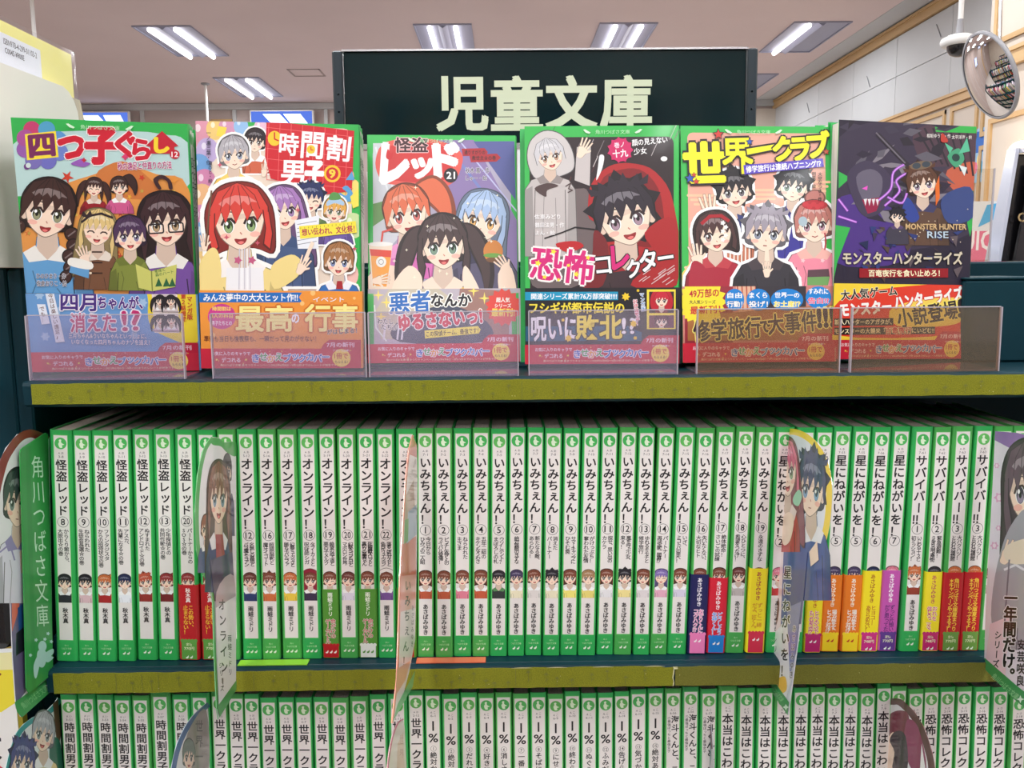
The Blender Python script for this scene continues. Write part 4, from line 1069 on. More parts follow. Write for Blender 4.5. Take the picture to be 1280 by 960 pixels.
def face_book(label, pose, art, band_px, band_col, copies=0, copy_label='', jm='jacket', th=.0115, cshift=(.0, 0), back=(230, 226, 220), band_h=.0555, spine_t='', jcol=None, clone_dx=None):
    x, y, z, yaw, lean, roll = pose
    rot = Matrix.Rotation(R(yaw), 3, 'Z') @ Matrix.Rotation(R(-lean), 3, 'X') @ Matrix.Rotation(R(roll), 3, 'Y')
    lift = .0006 + abs(math.sin(R(roll))) * CW / 2 + (math.sin(R(-lean)) * th * -1 if lean < 0 else math.sin(R(lean)) * th)
    def body(t):
        W = CW / 2
        j = MB()
        j.box(-W, W, 0, .0006, 0, CH)                                   # front board
        j.box(-W, W, th - .0006, th, 0, CH)
        n = 6; vs = []; fs = []
        for k in range(n + 1):                                           # rounded spine on the right
            a = math.pi * k / n; vs += [(W + .0014 * math.sin(a), th / 2 - th / 2 * math.cos(a), zz) for zz in (0, CH)]
        for k in range(n): fs.append((2 * k, 2 * k + 2, 2 * k + 3, 2 * k + 1))
        j.add(vs, fs, True)
        link('jacket', cached(('fj', th), lambda: j.mesh('jacket')), M[jm], t)
        link('page_block', cached(('fp', th), lambda: MB().box(-W + .0012, W - .0006, .0007, th - .0007, .0015, CH - .0015).mesh('pages')), M['pages_side'], t)
        if spine_t:
            p = Print(step=3e-6); w = th / 2 - .0018
            p.rect(-w, .018, w, CH - .004, (226, 224, 218)); p.poly(ell(0, CH - .010, .0038, .0038), (70, 180, 90))
            p.vt(spine_t, 0, CH - .026, .0084, .0084, (30, 28, 30), .02, sy=1)
            o = p.build('spine_print', M['print'], t); o.location = (W + .00145, th / 2, 0); o.rotation_euler = (0, 0, R(90))
    t = thing('paperback_book', label, 'book', (x, y, max(z, BASE1) + lift * .6), rot, 'paperbacks shown face out on the top shelf')
    t.location.z = BASE1 + .0029 + lift * .5
    body(t)
    p = art(); o = p.build('cover_print', M['print'], t); o.location = (-CW / 2, -.00003, 0)
    b = MB(); W = CW / 2; bh = band_h
    b.box(-W - .0002, W + .0012, -.0004 - p.k * 2.5e-6, -.0002 - p.k * 2.5e-6, 0, bh); b.box(W + .0012, W + .0018, -.0004 - p.k * 2.5e-6, th + .0003, 0, bh)
    bo = b.build('paper_band', cached(('bm', band_col), lambda: mat('band_paper', band_col, .4, 0, .3)), t)
    q = band_px(); q.mm()
    band_foot(q)
    e = q.build('band_print', M['print_gloss'], bo); e.location = (-CW / 2, -.00042 - p.k * 2.5e-6, 0)
    nrm = rot @ Vector((0, 1, 0)); rgt = rot @ Vector((1, 0, 0))
    for i in range(copies):
        dd = (i + 1) * (th + .0013)
        c = thing('paperback_book', copy_label % ORD[i], 'book', t.location + Vector((nrm.x, nrm.y, 0)).normalized() * (dd / math.cos(R(lean))) + rgt * (cshift[0] * (i + 1)) + Vector((0, 0, cshift[1] * (i + 1))), rot @ Matrix.Rotation(R(random.uniform(-.3, .3)), 3, 'Y'), 'copies stacked behind the face-out paperbacks')
        body(c)
    return t

# 1 — six girls in autumn, pink flower title
def crop_fn(corners):
    return lambda: Cover(corners)
K1 = [(33, 52), (648, 72), (674, 913), (118, 924)]
def art1():
    p = Cover(K1); p.mm(); p.rect(0, 0, 112, 173, (50, 176, 80))
    p.poly(rrect(5, -4, 108, 165, 4), (190, 222, 214)); p.pxs()
    p.smooth([(72, 122), (625, 118), (640, 300), (400, 260), (60, 330)], (186, 216, 214))
    p.smooth([(200, 300), (330, 250), (420, 215), (540, 250), (650, 300), (660, 660), (60, 660), (60, 420)], (226, 150, 74))
    p.smooth([(330, 255), (420, 205), (500, 250), (560, 330), (420, 330)], (206, 120, 60))
    rs = random.Random(5)
    for _ in range(90):
        x, y = rs.uniform(80, 640), rs.uniform(300, 640); p.poly(star(x, y, rs.uniform(5, 13), 4, 5, rs.uniform(0, 90)), rs.choice(((232, 170, 60), (214, 90, 50), (240, 200, 90), (196, 70, 50), (190, 160, 70))))
    p.poly(star(232, 262, 24, 9, 5, 10), (206, 60, 40)); p.poly(star(490, 262, 12, 5, 5, 10), (206, 60, 40)); p.poly(star(600, 270, 18, 8, 5), (232, 150, 60))
    for x, y, c in ((108, 95, (196, 60, 110)), (160, 95, (80, 160, 200)), (200, 130, (90, 150, 210)), (205, 175, (110, 130, 200)), (165, 205, (110, 110, 190)), (115, 205, (120, 110, 180)), (85, 165, (150, 90, 170)), (85, 125, (170, 80, 150))):
        p.poly(ell(x, y, 30, 30), c)
    p.poly([(84, 112), (192, 100), (202, 192), (92, 204)], (246, 222, 60))
    p.h('四', 143, 152, 84, 74, (120, 40, 90), .05, -5)
    wh = (250, 240, 240)
    p.h('つ', 246, 158, 88, 72, (206, 26, 50), .06, 0, wh, .09); p.h('子', 350, 152, 104, 116, (206, 26, 50), .07, 0, wh, .10)
    p.h('ぐ', 436, 146, 70, 86, (206, 26, 50), .05, 0, wh, .09); p.h('ら', 490, 164, 58, 70, (206, 26, 50), .05, 0, wh, .09)
    p.poly([(505, 150), (562, 98), (618, 150), (604, 154), (604, 178), (520, 178), (520, 154)], (196, 30, 50)); p.h('し', 560, 148, 46, 50, (246, 214, 50), .07)
    p.poly(ell(605, 180, 17, 16), (196, 24, 46)); p.h('12', 605, 180, 22, 18, (250, 240, 240), .02)
    p.smooth([(245, 214), (285, 196), (290, 206), (312, 214), (290, 226), (262, 222)], (150, 90, 180)); p.poly(star(290, 202, 10, 5, 4), (200, 40, 60)); p.poly(star(433, 190, 14, 8, 4), (214, 60, 110)); p.poly(ell(92, 226, 11, 11), (110, 60, 130)); p.poly(ell(97, 222, 9, 9), (210, 226, 220))
    p.h('秋の遠足と仲直りの方法', 500, 220, 186, 26, (170, 40, 110), .03, -2, wh, .09)
    fig(p, 325, 300, 27, (66, 40, 36), (150, 30, 40), 'twin', tilt=4, shut=True, collar=(230, 214, 200), body_len=3.4)
    fig(p, 412, 296, 27, (60, 36, 34), (206, 90, 140), 'pony', tilt=-6, body_len=3.4)
    fig(p, 165, 385, 84, (64, 38, 34), (100, 160, 210), 'braid', (110, 110, 60), 8, collar=(240, 236, 230), body_len=3.3)
    fig(p, 570, 420, 76, (62, 36, 40), (120, 80, 160), 'long', (150, 110, 60), -4, glasses=True, collar=(240, 236, 230), body_len=3.2, body_w=.9)
    p.smooth([(545, 300), (530, 268), (560, 252), (590, 272), (596, 300), (584, 300), (578, 276), (560, 266), (546, 274), (558, 300)], (62, 36, 40))
    fig(p, 337, 445, 52, (226, 196, 130), (120, 80, 56), 'long', tilt=5, shut=True, collar=(232, 220, 206), body_len=3.9, body_w=.85)
    p.line([(283, 418), (310, 396), (350, 388), (388, 402)], 8, (50, 36, 40)); p.smooth([(288, 380), (300, 392), (312, 378), (318, 398), (300, 402), (284, 396)], (50, 36, 40))
    for y in (520, 556, 592): p.line([(318, y), (352, y)], 5, (60, 36, 30)); p.poly(ell(312, y, 5, 4), (240, 220, 190))
    fig(p, 448, 465, 50, (76, 50, 84), (130, 140, 60), 'short', (90, 70, 120), -3, collar=(110, 120, 50), body_len=3.7, body_w=.8)
    hand(p, 290, 530, 24, -20); p.poly([(250, 545), (310, 560), (306, 610), (240, 590)], (100, 160, 210)); p.smooth([(246, 540), (316, 556), (312, 580), (240, 566)], (244, 240, 232))
    p.poly([(466, 560), (520, 584), (606, 560), (600, 636), (520, 652), (476, 640)], (206, 206, 110)); p.line([(520, 584), (522, 650)], 4, (130, 140, 60)); p.h('星座と\n森のハート', 562, 584, 62, 26, (60, 110, 50), .01, -12)
    for x in (544, 570, 590): p.poly([(x - 12, 636), (x, 606), (x + 12, 634)], (40, 100, 60))
    p.h('ひのひまり・作', 178, 603, 100, 18, (50, 34, 50), .012, 0, (236, 236, 244), .08); p.h('佐倉おりこ・絵', 180, 628, 102, 19, (50, 34, 50), .012, 0, (236, 236, 244), .08)
    p.mm(); series_line(p, 56)
    return p
def band1():
    p = Cover(K1)
    p.mm(); p.rect(-.4, 14, 112.5, 55.5, (110, 160, 214)); p.pxs(); p.clip = (-.0005, 0, .1126, .0555)
    for x, y in ((140, 668), (200, 720), (490, 690), (460, 800), (160, 806)): p.poly(star(x, y, 17, 10, 6), (170, 200, 232))
    p.smooth([(520, 640), (668, 640), (672, 820), (560, 800), (512, 760), (508, 690)], (246, 220, 60))
    p.poly([(520, 655), (606, 655), (612, 790), (528, 790)], (236, 220, 214)); p.rect(530, 664, 602, 718, (206, 190, 186))
    for x in (548, 585):
        fig(p, x, 684, 15, (40, 34, 40), (226, 210, 210), 'twin', detail=1, body_len=2.2)
        fig(p, x, 748, 15, (40, 34, 40), (226, 200, 210), 'twin', detail=1, body_len=2.2)
    p.vt('マンガ版', 648, 676, 20, 20, (196, 30, 50), .02); p.vt('第２話掲載！', 627, 668, 19, 18, (196, 30, 50), .02)
    wh = (246, 240, 250)
    p.h('四月', 272, 690, 118, 58, (74, 44, 130), .045, 0, wh, .09); p.h('ちゃんが、', 414, 690, 150, 40, (84, 44, 130), .035, 0, wh, .09)
    p.h('消えた', 322, 758, 152, 62, (196, 44, 110), .045, -1, wh, .09); p.h('!?', 450, 750, 60, 66, (196, 44, 110), .02, -4, wh, .06)
    p.h('三月ちゃん&ういなちゃんといっしょに、', 370, 802, 262, 17, (246, 244, 250), .02, 0, (70, 100, 170), .06)
    p.h('いなくなった四月ちゃんのナゾを追え！', 380, 822, 262, 17, (246, 244, 250), .02, 0, (70, 100, 170), .06)
    p.poly([(158, 654), (188, 654), (226, 822), (196, 826)], (236, 240, 250)); p.vt('今日は楽しい遠足♪', 178, 670, 17.5, 17, (110, 70, 60), .012, a=-11)
    p.poly([(132, 698), (160, 698), (176, 762), (148, 766)], (236, 240, 250)); p.vt('でも…', 149, 714, 18, 18, (110, 70, 60), .012, a=-12)
    return p
face_book('paperback with six drawn children in autumn leaves, pink flower title, leftmost of the top shelf', (-.2781, .6316, BASE1, 9.5, -4.71, 1.07), art1, band1, (110, 160, 214), 3,
          'copy behind the autumn-leaf cover, %s from the front', cshift=(-.0002, 0), spine_t='四つ子ぐらし')

# 2 — timetable title on a red board
K2 = [(38, 57), (617, 70), (628, 915), (62, 915)]
def art2():
    p = Cover(K2); p.mm(); p.rect(0, 0, 112, 173, (52, 178, 80)); p.poly(rrect(0, -4, 107, 170, 5), (232, 214, 196)); p.pxs()
    rs = random.Random(9)
    for x, y, r, c in ((60, 100, 46, (220, 150, 170)), (80, 160, 40, (190, 170, 214)), (50, 220, 44, (110, 160, 214)), (70, 270, 42, (206, 130, 170)), (110, 85, 34, (236, 200, 120)), (60, 330, 50, (232, 180, 130)), (55, 400, 48, (214, 140, 180)), (62, 450, 40, (120, 170, 220)), (150, 80, 30, (210, 150, 180)), (200, 75, 26, (150, 190, 230)), (590, 300, 40, (246, 220, 120)), (570, 250, 34, (236, 170, 150)), (600, 420, 40, (200, 220, 160)), (575, 590, 45, (240, 190, 180)), (110, 600, 46, (120, 160, 230)), (60, 560, 46, (236, 200, 130)), (270, 80, 24, (232, 190, 210))):
        p.poly(ell(x, y, r, r * 1.12), c); p.poly(ell(x - r * .3, y - r * .4, r * .22, r * .3), lighter(c, .6))
    p.poly([(120, 75), (150, 80), (140, 115), (112, 108)], (246, 214, 80))
    fig(p, 250, 130, 34, (44, 34, 40), (206, 100, 70), 'short', tilt=4, mouth='line', body_len=3.2, halo=(250, 248, 244))
    fig(p, 175, 175, 48, (178, 174, 180), (236, 196, 90), 'short', (110, 120, 150), -6, 'smile', collar=(240, 210, 110), body_len=3.6, halo=(250, 248, 244))
    p.poly([(290, 150), (316, 134), (300, 222), (278, 232)], (240, 238, 232)); hand(p, 285, 226, 16, 10)
    p.poly([(292, 56), (604, 92), (596, 300), (500, 312), (306, 256), (286, 180)], (206, 34, 46))
    for i in range(8): p.line([(300 + i * 40, 60 + i * 4), (292 + i * 40, 262 + i * 8)], 1.6, (236, 110, 110))
    for i in range(6): p.line([(292, 80 + i * 36), (600, 112 + i * 36)], 1.6, (236, 110, 110))
    wh = (250, 244, 244)
    p.poly(ell(320, 118, 24, 26), (246, 200, 50)); p.line([(320, 98), (320, 120), (334, 126)], 5, (206, 34, 46))
    p.h('時', 372, 138, 66, 76, wh, .07, 4); p.h('間', 455, 142, 76, 88, wh, .07, 4); p.poly(ell(450, 156, 15, 15), (246, 200, 50)); p.line([(450, 148), (450, 158), (458, 158)], 3, (206, 34, 46))
    p.h('割', 548, 152, 82, 84, wh, .07, 6)
    p.h('男', 384, 238, 82, 84, wh, .07, 2); p.h('子', 462, 240, 62, 80, wh, .07, 2)
    p.poly(ell(526, 240, 30, 30), (246, 196, 50)); p.poly(ell(526, 240, 22, 22), (206, 34, 46)); p.h('9', 526, 240, 20, 28, (246, 210, 70), .04)
    p.poly([(574, 262), (596, 232), (606, 262)], (90, 160, 210)); p.smooth([(562, 290), (580, 282), (600, 310), (590, 336), (560, 330), (552, 306), (572, 316), (580, 306)], (90, 160, 210)); p.poly([(590, 320), (620, 290), (626, 350), (600, 360)], (246, 226, 90))
    fig(p, 448, 330, 42, (40, 50, 96), (90, 120, 70), 'spiky', tilt=0, shut=True, collar=(110, 130, 80), body_len=3.6, halo=(250, 248, 244))
    fig(p, 535, 370, 36, (226, 170, 80), (110, 90, 160), 'short', (90, 110, 60), 6, 'open', collar=(230, 230, 240), body_len=3.2, halo=(250, 248, 244))
    p.smooth([(508, 336), (535, 322), (566, 336), (566, 350), (535, 342), (508, 352)], (170, 200, 226)); p.smooth([(515, 330), (524, 306), (548, 308), (556, 328)], (90, 150, 80))
    fig(p, 352, 370, 62, (168, 124, 186), (70, 90, 130), 'long', (120, 70, 140), -10, 'open', collar=(60, 80, 120), body_len=4.2, halo=(250, 248, 244))
    p.poly([(392, 402), (480, 384), (476, 500), (404, 500)], (236, 238, 244))
    for i in range(6): p.line([(402, 416 + i * 14), (470, 404 + i * 14)], 2.4, (150, 150, 160))
    p.poly([(408, 422), (610, 404), (614, 444), (412, 466)], (246, 226, 70)); p.h('想い伝われ、文化祭！', 512, 437, 188, 24, (176, 40, 80), .03, -4)
    for i in range(14): p.line([(414 + i * 14, 426 - i * 1.2), (414 + i * 14, 432 - i * 1.2)], 1.4, (120, 100, 40))
    fig(p, 550, 545, 48, (168, 116, 72), (50, 110, 180), 'short', (70, 90, 150), 3, 'open', collar=(240, 240, 246), body_len=3.0, halo=(250, 248, 244)); p.poly([(544, 612), (562, 612), (566, 640), (540, 640)], (170, 40, 50))
    fig(p, 196, 408, 94, (214, 66, 56), (240, 216, 140), 'bob', (100, 140, 60), -4, 'open', collar=(246, 240, 236), body_len=2.9, body_w=.95, halo=(250, 248, 244))
    p.poly([(150, 566), (280, 566), (284, 660), (146, 660)], (240, 238, 240))
    for i in range(5): p.line([(196 + i * 9, 500), (194 + i * 10, 640)], 4, (250, 248, 250) if i % 2 else (206, 200, 210))
    for x in (190, 240): p.poly(star(x, 540, 16, 9, 5), (196, 90, 130))
    p.smooth([(52, 560), (90, 500), (120, 512), (130, 600), (90, 660), (52, 650)], (240, 216, 140)); hand(p, 72, 476, 20, 0); p.line([(96, 300), (76, 490)], 6, (110, 80, 60))
    p.smooth([(310, 560), (380, 520), (420, 550), (400, 600), (320, 640)], (240, 216, 140)); hand(p, 424, 556, 24, 30); p.line([(430, 540), (456, 480)], 13, SK)
    p.vt('一ノ瀬三葉・作', 86, 100, 17, 17, (40, 36, 60), .014); p.vt('榎のと・絵', 92, 205, 15, 15, (40, 36, 60), .014)
    for x, y in ((126, 210), (404, 366), (606, 500), (446, 258), (260, 480), (150, 460)): p.poly(star(x, y, 10, 4, 4), (206, 90, 110))
    return p
def band2():
    p = Cover(K2); p.mm(); p.rect(-.4, 14, 112.5, 55.5, (240, 152, 60)); p.pxs(); p.clip = (-.0005, 0, .1126, .0555)
    p.poly([(52, 652), (420, 652), (408, 668), (420, 686), (52, 686)], (30, 110, 190)); p.h('みんな夢中の大大ヒット作!!', 236, 669, 336, 26, (250, 250, 250), .025)
    for x, y, r in ((458, 654, 9), (606, 672, 5), (100, 800, 10), (420, 690, 8), (600, 700, 7), (480, 780, 6)): p.poly(ell(x, y, r, r), (250, 196, 120))
    p.poly(ell(133, 735, 50, 44), (206, 60, 140)); p.h('時間割は', 133, 708, 66, 15, (250, 220, 100), .02); p.h('4人の科目', 133, 732, 78, 17, (250, 220, 100), .02); p.h('男子たちとの', 133, 758, 72, 15, (250, 236, 240), .02)
    p.h('イベント', 514, 676, 110, 16, (250, 244, 240), .02, 0, (200, 60, 40), .05)
    wl = (250, 236, 150)
    p.h('最高', 284, 742, 198, 88, wl, .06, 0, (206, 110, 30), .1); p.h('の', 396, 742, 26, 30, (250, 250, 250), .04, 0, (206, 110, 30), .08); p.h('行事', 524, 740, 186, 92, wl, .06, 0, (206, 110, 30), .1)
    p.h('がはじまる！', 562, 786, 106, 18, (60, 30, 40), .03, -3, (250, 230, 200), .07)
    p.h('準備も当日も後夜祭も、一瞬だって見のがせない！', 270, 812, 400, 21, (110, 50, 30), .012)
    return p
face_book('paperback with red-haired drawn girl in yellow and a red grid title board', (-.1604, .6333, BASE1, 4.5, 1.78, 1.01), art2, band2, (240, 152, 60), 3,
          'copy behind the red-haired girl cover, %s from the front', cshift=(-.0006, .0001), spine_t='時間割男子')

# 3 — three girls, white and red katakana title
K3 = [(38, 95), (583, 100), (597, 900), (45, 905)]
def art3():
    p = Cover(K3); p.mm(); p.rect(0, 0, 112, 173, (54, 180, 80)); p.poly(rrect(4, 6, 108, 164, 6), (176, 168, 190)); p.pxs()
    p.poly([(60, 125), (120, 125), (230, 380), (60, 560)], (206, 206, 214)); p.poly([(300, 115), (430, 115), (600, 420), (590, 600), (380, 500)], (140, 120, 170)); p.poly([(430, 120), (580, 120), (585, 330)], (84, 90, 150))
    for i in range(6): p.line([(70 + i * 20, 140), (150 + i * 24, 420)], 7, (226, 226, 232))
    p.line([(330, 130), (560, 420)], 10, (120, 130, 190)); p.line([(380, 120), (590, 370)], 5, (190, 190, 226))
    p.poly([(60, 340), (100, 330), (120, 380), (60, 420)], (110, 150, 90))
    p.smooth([(70, 180), (110, 120), (260, 110), (360, 140), (390, 190), (330, 280), (120, 270), (80, 240)], (226, 90, 80)); p.smooth([(90, 180), (120, 135), (260, 125), (340, 150), (360, 190), (310, 262), (130, 256), (98, 232)], (206, 50, 50))
    wh = (250, 246, 246)
    p.h('レ', 140, 200, 92, 130, wh, .07, 4); p.h('ッ', 242, 214, 74, 66, wh, .06, 0); p.h('ド', 330, 186, 84, 110, wh, .07, -4)
    p.h('怪盗', 200, 132, 122, 52, (60, 22, 30), .05, 0, (236, 190, 190), .07)
    p.smooth([(108, 176), (114, 146), (124, 160), (134, 158), (126, 184)], (206, 34, 40))
    p.poly(ell(346, 240, 26, 26), (28, 24, 30)); p.h('21', 346, 240, 30, 24, wh, .03)
    p.poly([(386, 146), (470, 144), (482, 158), (478, 170), (390, 172)], (170, 34, 44)); p.h('通りすがりの', 434, 159, 76, 15, (40, 16, 24), .02); p.poly([(414, 168), (516, 164), (530, 178), (514, 192), (420, 194)], (170, 34, 44)); p.h('救世主☆の巻', 468, 179, 88, 16, (40, 16, 24), .02)
    p.h('秋木 真・作', 444, 223, 88, 20, (40, 34, 50), .012, 0, (230, 226, 236), .08); p.h('しゅー・絵', 440, 250, 78, 16, (40, 34, 50), .012, 0, (230, 226, 236), .08)
    fig(p, 462, 400, 76, (168, 192, 226), (90, 84, 110), 'long', (220, 150, 50), 10, 'line', collar=(60, 56, 80), body_len=3.2, flip=-1)
    fig(p, 186, 378, 76, (222, 110, 74), (214, 110, 180), 'pony', (190, 50, 40), -10, 'open', collar=(230, 150, 200), body_len=3.0)
    p.smooth([(40, 600), (140, 560), (220, 700), (200, 760), (60, 700)], darker(SK, .96))
    # cup with orange drink and a straw
    p.line([(82, 540), (96, 440), (130, 430)], 7, (220, 80, 70)); p.poly([(44, 480), (132, 486), (112, 640), (56, 636)], (240, 220, 200)); p.poly([(52, 520), (126, 526), (110, 634), (60, 630)], (244, 160, 60)); p.poly([(48, 500), (128, 506), (126, 530), (52, 524)], (226, 70, 50)); p.poly(ell(90, 546, 19, 19), (238, 236, 232)); p.poly(ell(88, 483, 46, 8), (246, 240, 236)); p.line(ell(90, 546, 9, 9, n=10), 2, (140, 130, 130), True); hand(p, 92, 610, 22, 80)
    fig(p, 318, 490, 80, (72, 54, 54), (180, 170, 176), 'twin', (70, 110, 80), -3, 'open', collar=(246, 220, 200), body_len=4.0, body_w=.7)
    p.poly([(230, 680), (400, 680), (410, 900), (220, 900)], (178, 172, 184)); p.line([(236, 640), (262, 760)], 10, (236, 190, 90)); p.line([(392, 640), (374, 760)], 10, (236, 190, 90))
    p.smooth([(180, 700), (130, 640), (190, 560), (240, 600), (230, 680)], SK); p.smooth([(400, 560), (450, 640), (470, 720), (420, 690), (390, 620)], SK)
    p.poly(ell(502, 510, 36, 40), (206, 130, 60)); p.poly(ell(506, 540, 30, 10), (120, 80, 50)); p.poly(ell(500, 524, 34, 8), (110, 160, 70)); hand(p, 540, 556, 26, -40); p.smooth([(520, 590), (570, 570), (590, 700), (540, 720)], SK)
    rs = random.Random(3)
    for _ in range(26): p.poly(star(rs.uniform(60, 580), rs.uniform(270, 700), rs.uniform(4, 9), 2, 4), (250, 244, 220))
    p.mm(); series_line(p, 52, False)
    return p
def band3():
    p = Cover(K3); p.pxs(); p.clip = (-.0005, 0, .1126, .0555)
    p.mm(); p.rect(-.4, 0, 112.5, 52, (190, 180, 190)); p.rect(-.4, 0, 4, 52, (54, 180, 80)); p.rect(107, 0, 112.5, 52, (54, 180, 80)); p.pxs()
    p.poly([(120, 640), (300, 640), (380, 700), (360, 820), (90, 820), (70, 720)], (200, 190, 170)); p.poly([(380, 640), (560, 650), (560, 820), (360, 820)], (160, 120, 110)); p.smooth([(150, 760), (330, 700), (480, 760), (470, 830), (160, 830)], (70, 76, 96))
    p.line([(66, 700), (72, 780), (110, 826)], 5, (230, 240, 232))
    for x in (100, 150, 166): p.line([(x, 820), (x + 6, 770)], 7, (226, 222, 230))
    for x, y in ((80, 664), (110, 690), (470, 676), (430, 650), (90, 740)): p.poly(star(x, y, 22, 5, 4), (250, 226, 110))
    wh = (250, 248, 240)
    p.h('悪者', 196, 690, 150, 76, (40, 110, 190), .05, -3, wh, .11); p.h('なんか', 348, 682, 146, 44, (30, 26, 34), .035, 0, wh, .11)
    p.h('わたし', 106, 757, 58, 19, (50, 40, 50), .02, 2, wh, .09); p.h('たちが', 122, 777, 62, 19, (50, 40, 50), .02, 2, wh, .09)
    p.h('ゆるさないっ!', 308, 750, 304, 54, (214, 40, 70), .05, -5, wh, .11)
    p.poly([(250, 790), (446, 774), (456, 786), (450, 800), (252, 818)], (246, 226, 90)); p.h('この探偵チーム、最強です！', 352, 796, 192, 19, (60, 40, 40), .02, -4)
    p.poly(star(540, 708, 68, 56, 15), (226, 70, 60)); p.h('超人気', 538, 682, 50, 17, wh, .03); p.h('シリーズ', 538, 702, 60, 14, wh, .03); p.h('最新刊!', 538, 726, 84, 28, (250, 224, 90), .04)
    return p
face_book('paperback with three drawn girls, orange, black and silver-blue hair, leaning back between green borders', (-.0448, .6556, BASE1, 3.21, 10.49, .26), art3, band3, (190, 180, 190), 0, '')

# 4 — black horror cover, red hood
K4 = [(48, 45), (603, 40), (603, 905), (52, 905)]
def art4():
    p = Cover(K4); p.mm(); p.rect(0, 0, 112, 173, (54, 184, 80)); p.poly(rrect(3.5, -4, 108.5, 165, 5), (44, 30, 34)); p.pxs()
    rs = random.Random(11)
    for _ in range(46):
        x = rs.uniform(80, 590); y = rs.uniform(80, 600); l = rs.uniform(20, 90); p.line([(x, y), (x + l * .45, y - l)], rs.uniform(1, 3), rs.choice(((120, 110, 112), (90, 40, 44), (190, 180, 180), (70, 60, 62))))
    p.smooth([(76, 420), (150, 300), (290, 280), (320, 460), (240, 620), (76, 620)], (110, 96, 96))
    fig(p, 140, 155, 48, (206, 204, 208), (196, 188, 186), 'hood', (170, 110, 70), -14, 'open', extra=(206, 200, 198), collar=(150, 140, 138), body_len=7.5, body_w=1.1)
    p.poly([(228, 240), (236, 120), (286, 118), (282, 260)], (200, 192, 190)); hand(p, 262, 122, 26, 28)
    p.smooth([(84, 270), (130, 250), (170, 260), (130, 276), (124, 300)], (80, 60, 60)); p.line([(196, 262), (214, 250), (206, 270), (220, 276), (204, 284)], 4, (80, 60, 60))
    p.smooth([(276, 330), (290, 250), (350, 190), (430, 178), (520, 210), (586, 330), (592, 620), (300, 620), (330, 420), (282, 380)], (176, 34, 38))
    p.smooth([(320, 250), (400, 200), (480, 210), (540, 300), (540, 470), (420, 470), (340, 420)], (130, 22, 28))
    fig(p, 412, 376, 98, (44, 34, 46), (60, 40, 46), 'spiky', (130, 90, 110), -14, 'open', collar=(160, 34, 40), body_len=3.2)
    p.smooth([(480, 430), (590, 380), (596, 620), (430, 620), (520, 520)], (170, 30, 36)); p.smooth([(300, 420), (350, 480), (330, 620), (250, 620), (290, 520)], (120, 30, 34))
    p.line([(120, 450), (180, 430), (230, 410), (300, 418)], 5, (30, 24, 26)); p.smooth([(160, 470), (230, 460), (260, 480), (200, 500)], (190, 30, 36))
    p.poly(ell(392, 130, 40, 42), (206, 34, 100)); p.poly(star(392, 130, 48, 38, 11), (206, 34, 100)); p.h('巻ノ', 388, 112, 36, 20, (250, 230, 240), .02, -8); p.h('十九', 392, 142, 54, 28, (250, 240, 244), .03, -6)
    p.h('顔の見えない', 498, 98, 128, 24, (246, 244, 244), .02, -6); p.h('少女', 464, 134, 46, 24, (246, 244, 244), .02, -6)
    p.poly(ell(550, 162, 12, 9), (240, 238, 238)); p.smooth([(318, 150), (334, 154), (326, 200), (306, 240), (312, 190)], (240, 238, 238))
    p.h('佐東みどり', 130, 372, 92, 18, (246, 244, 244), .014); p.h('鶴田法男・作', 138, 402, 104, 18, (246, 244, 244), .014); p.h('よん・絵', 122, 430, 70, 16, (246, 244, 244), .014)
    p.h('恐怖', 184, 548, 222, 118, (214, 34, 120), .06, 6, (250, 240, 236), .09)
    for x, y, r in ((96, 540, 13), (152, 498, 12), (120, 590, 10), (234, 580, 12), (276, 520, 10), (206, 548, 8), (170, 600, 8)): p.poly(star(x, y, r, r * .5, 5), (246, 226, 60))
    wh = (248, 246, 246)
    p.h('コ', 332, 548, 52, 58, wh, .03, -6, (20, 16, 20), .08); p.h('レ', 392, 520, 60, 82, (214, 34, 120), .04, -4, (20, 16, 20), .08); p.h('ク', 440, 560, 48, 64, wh, .03, -6, (20, 16, 20), .08); p.h('タ', 492, 530, 58, 76, wh, .03, -8, (20, 16, 20), .08); p.h('ー', 556, 520, 54, 8, wh, .03, -8, (20, 16, 20), .08)
    for _ in range(14):
        x, y = rs.uniform(430, 590), rs.uniform(560, 620); p.line([(x, y), (x + 26, y - 18)], 3, (220, 190, 190))
    p.mm(); series_line(p, 64)
    return p
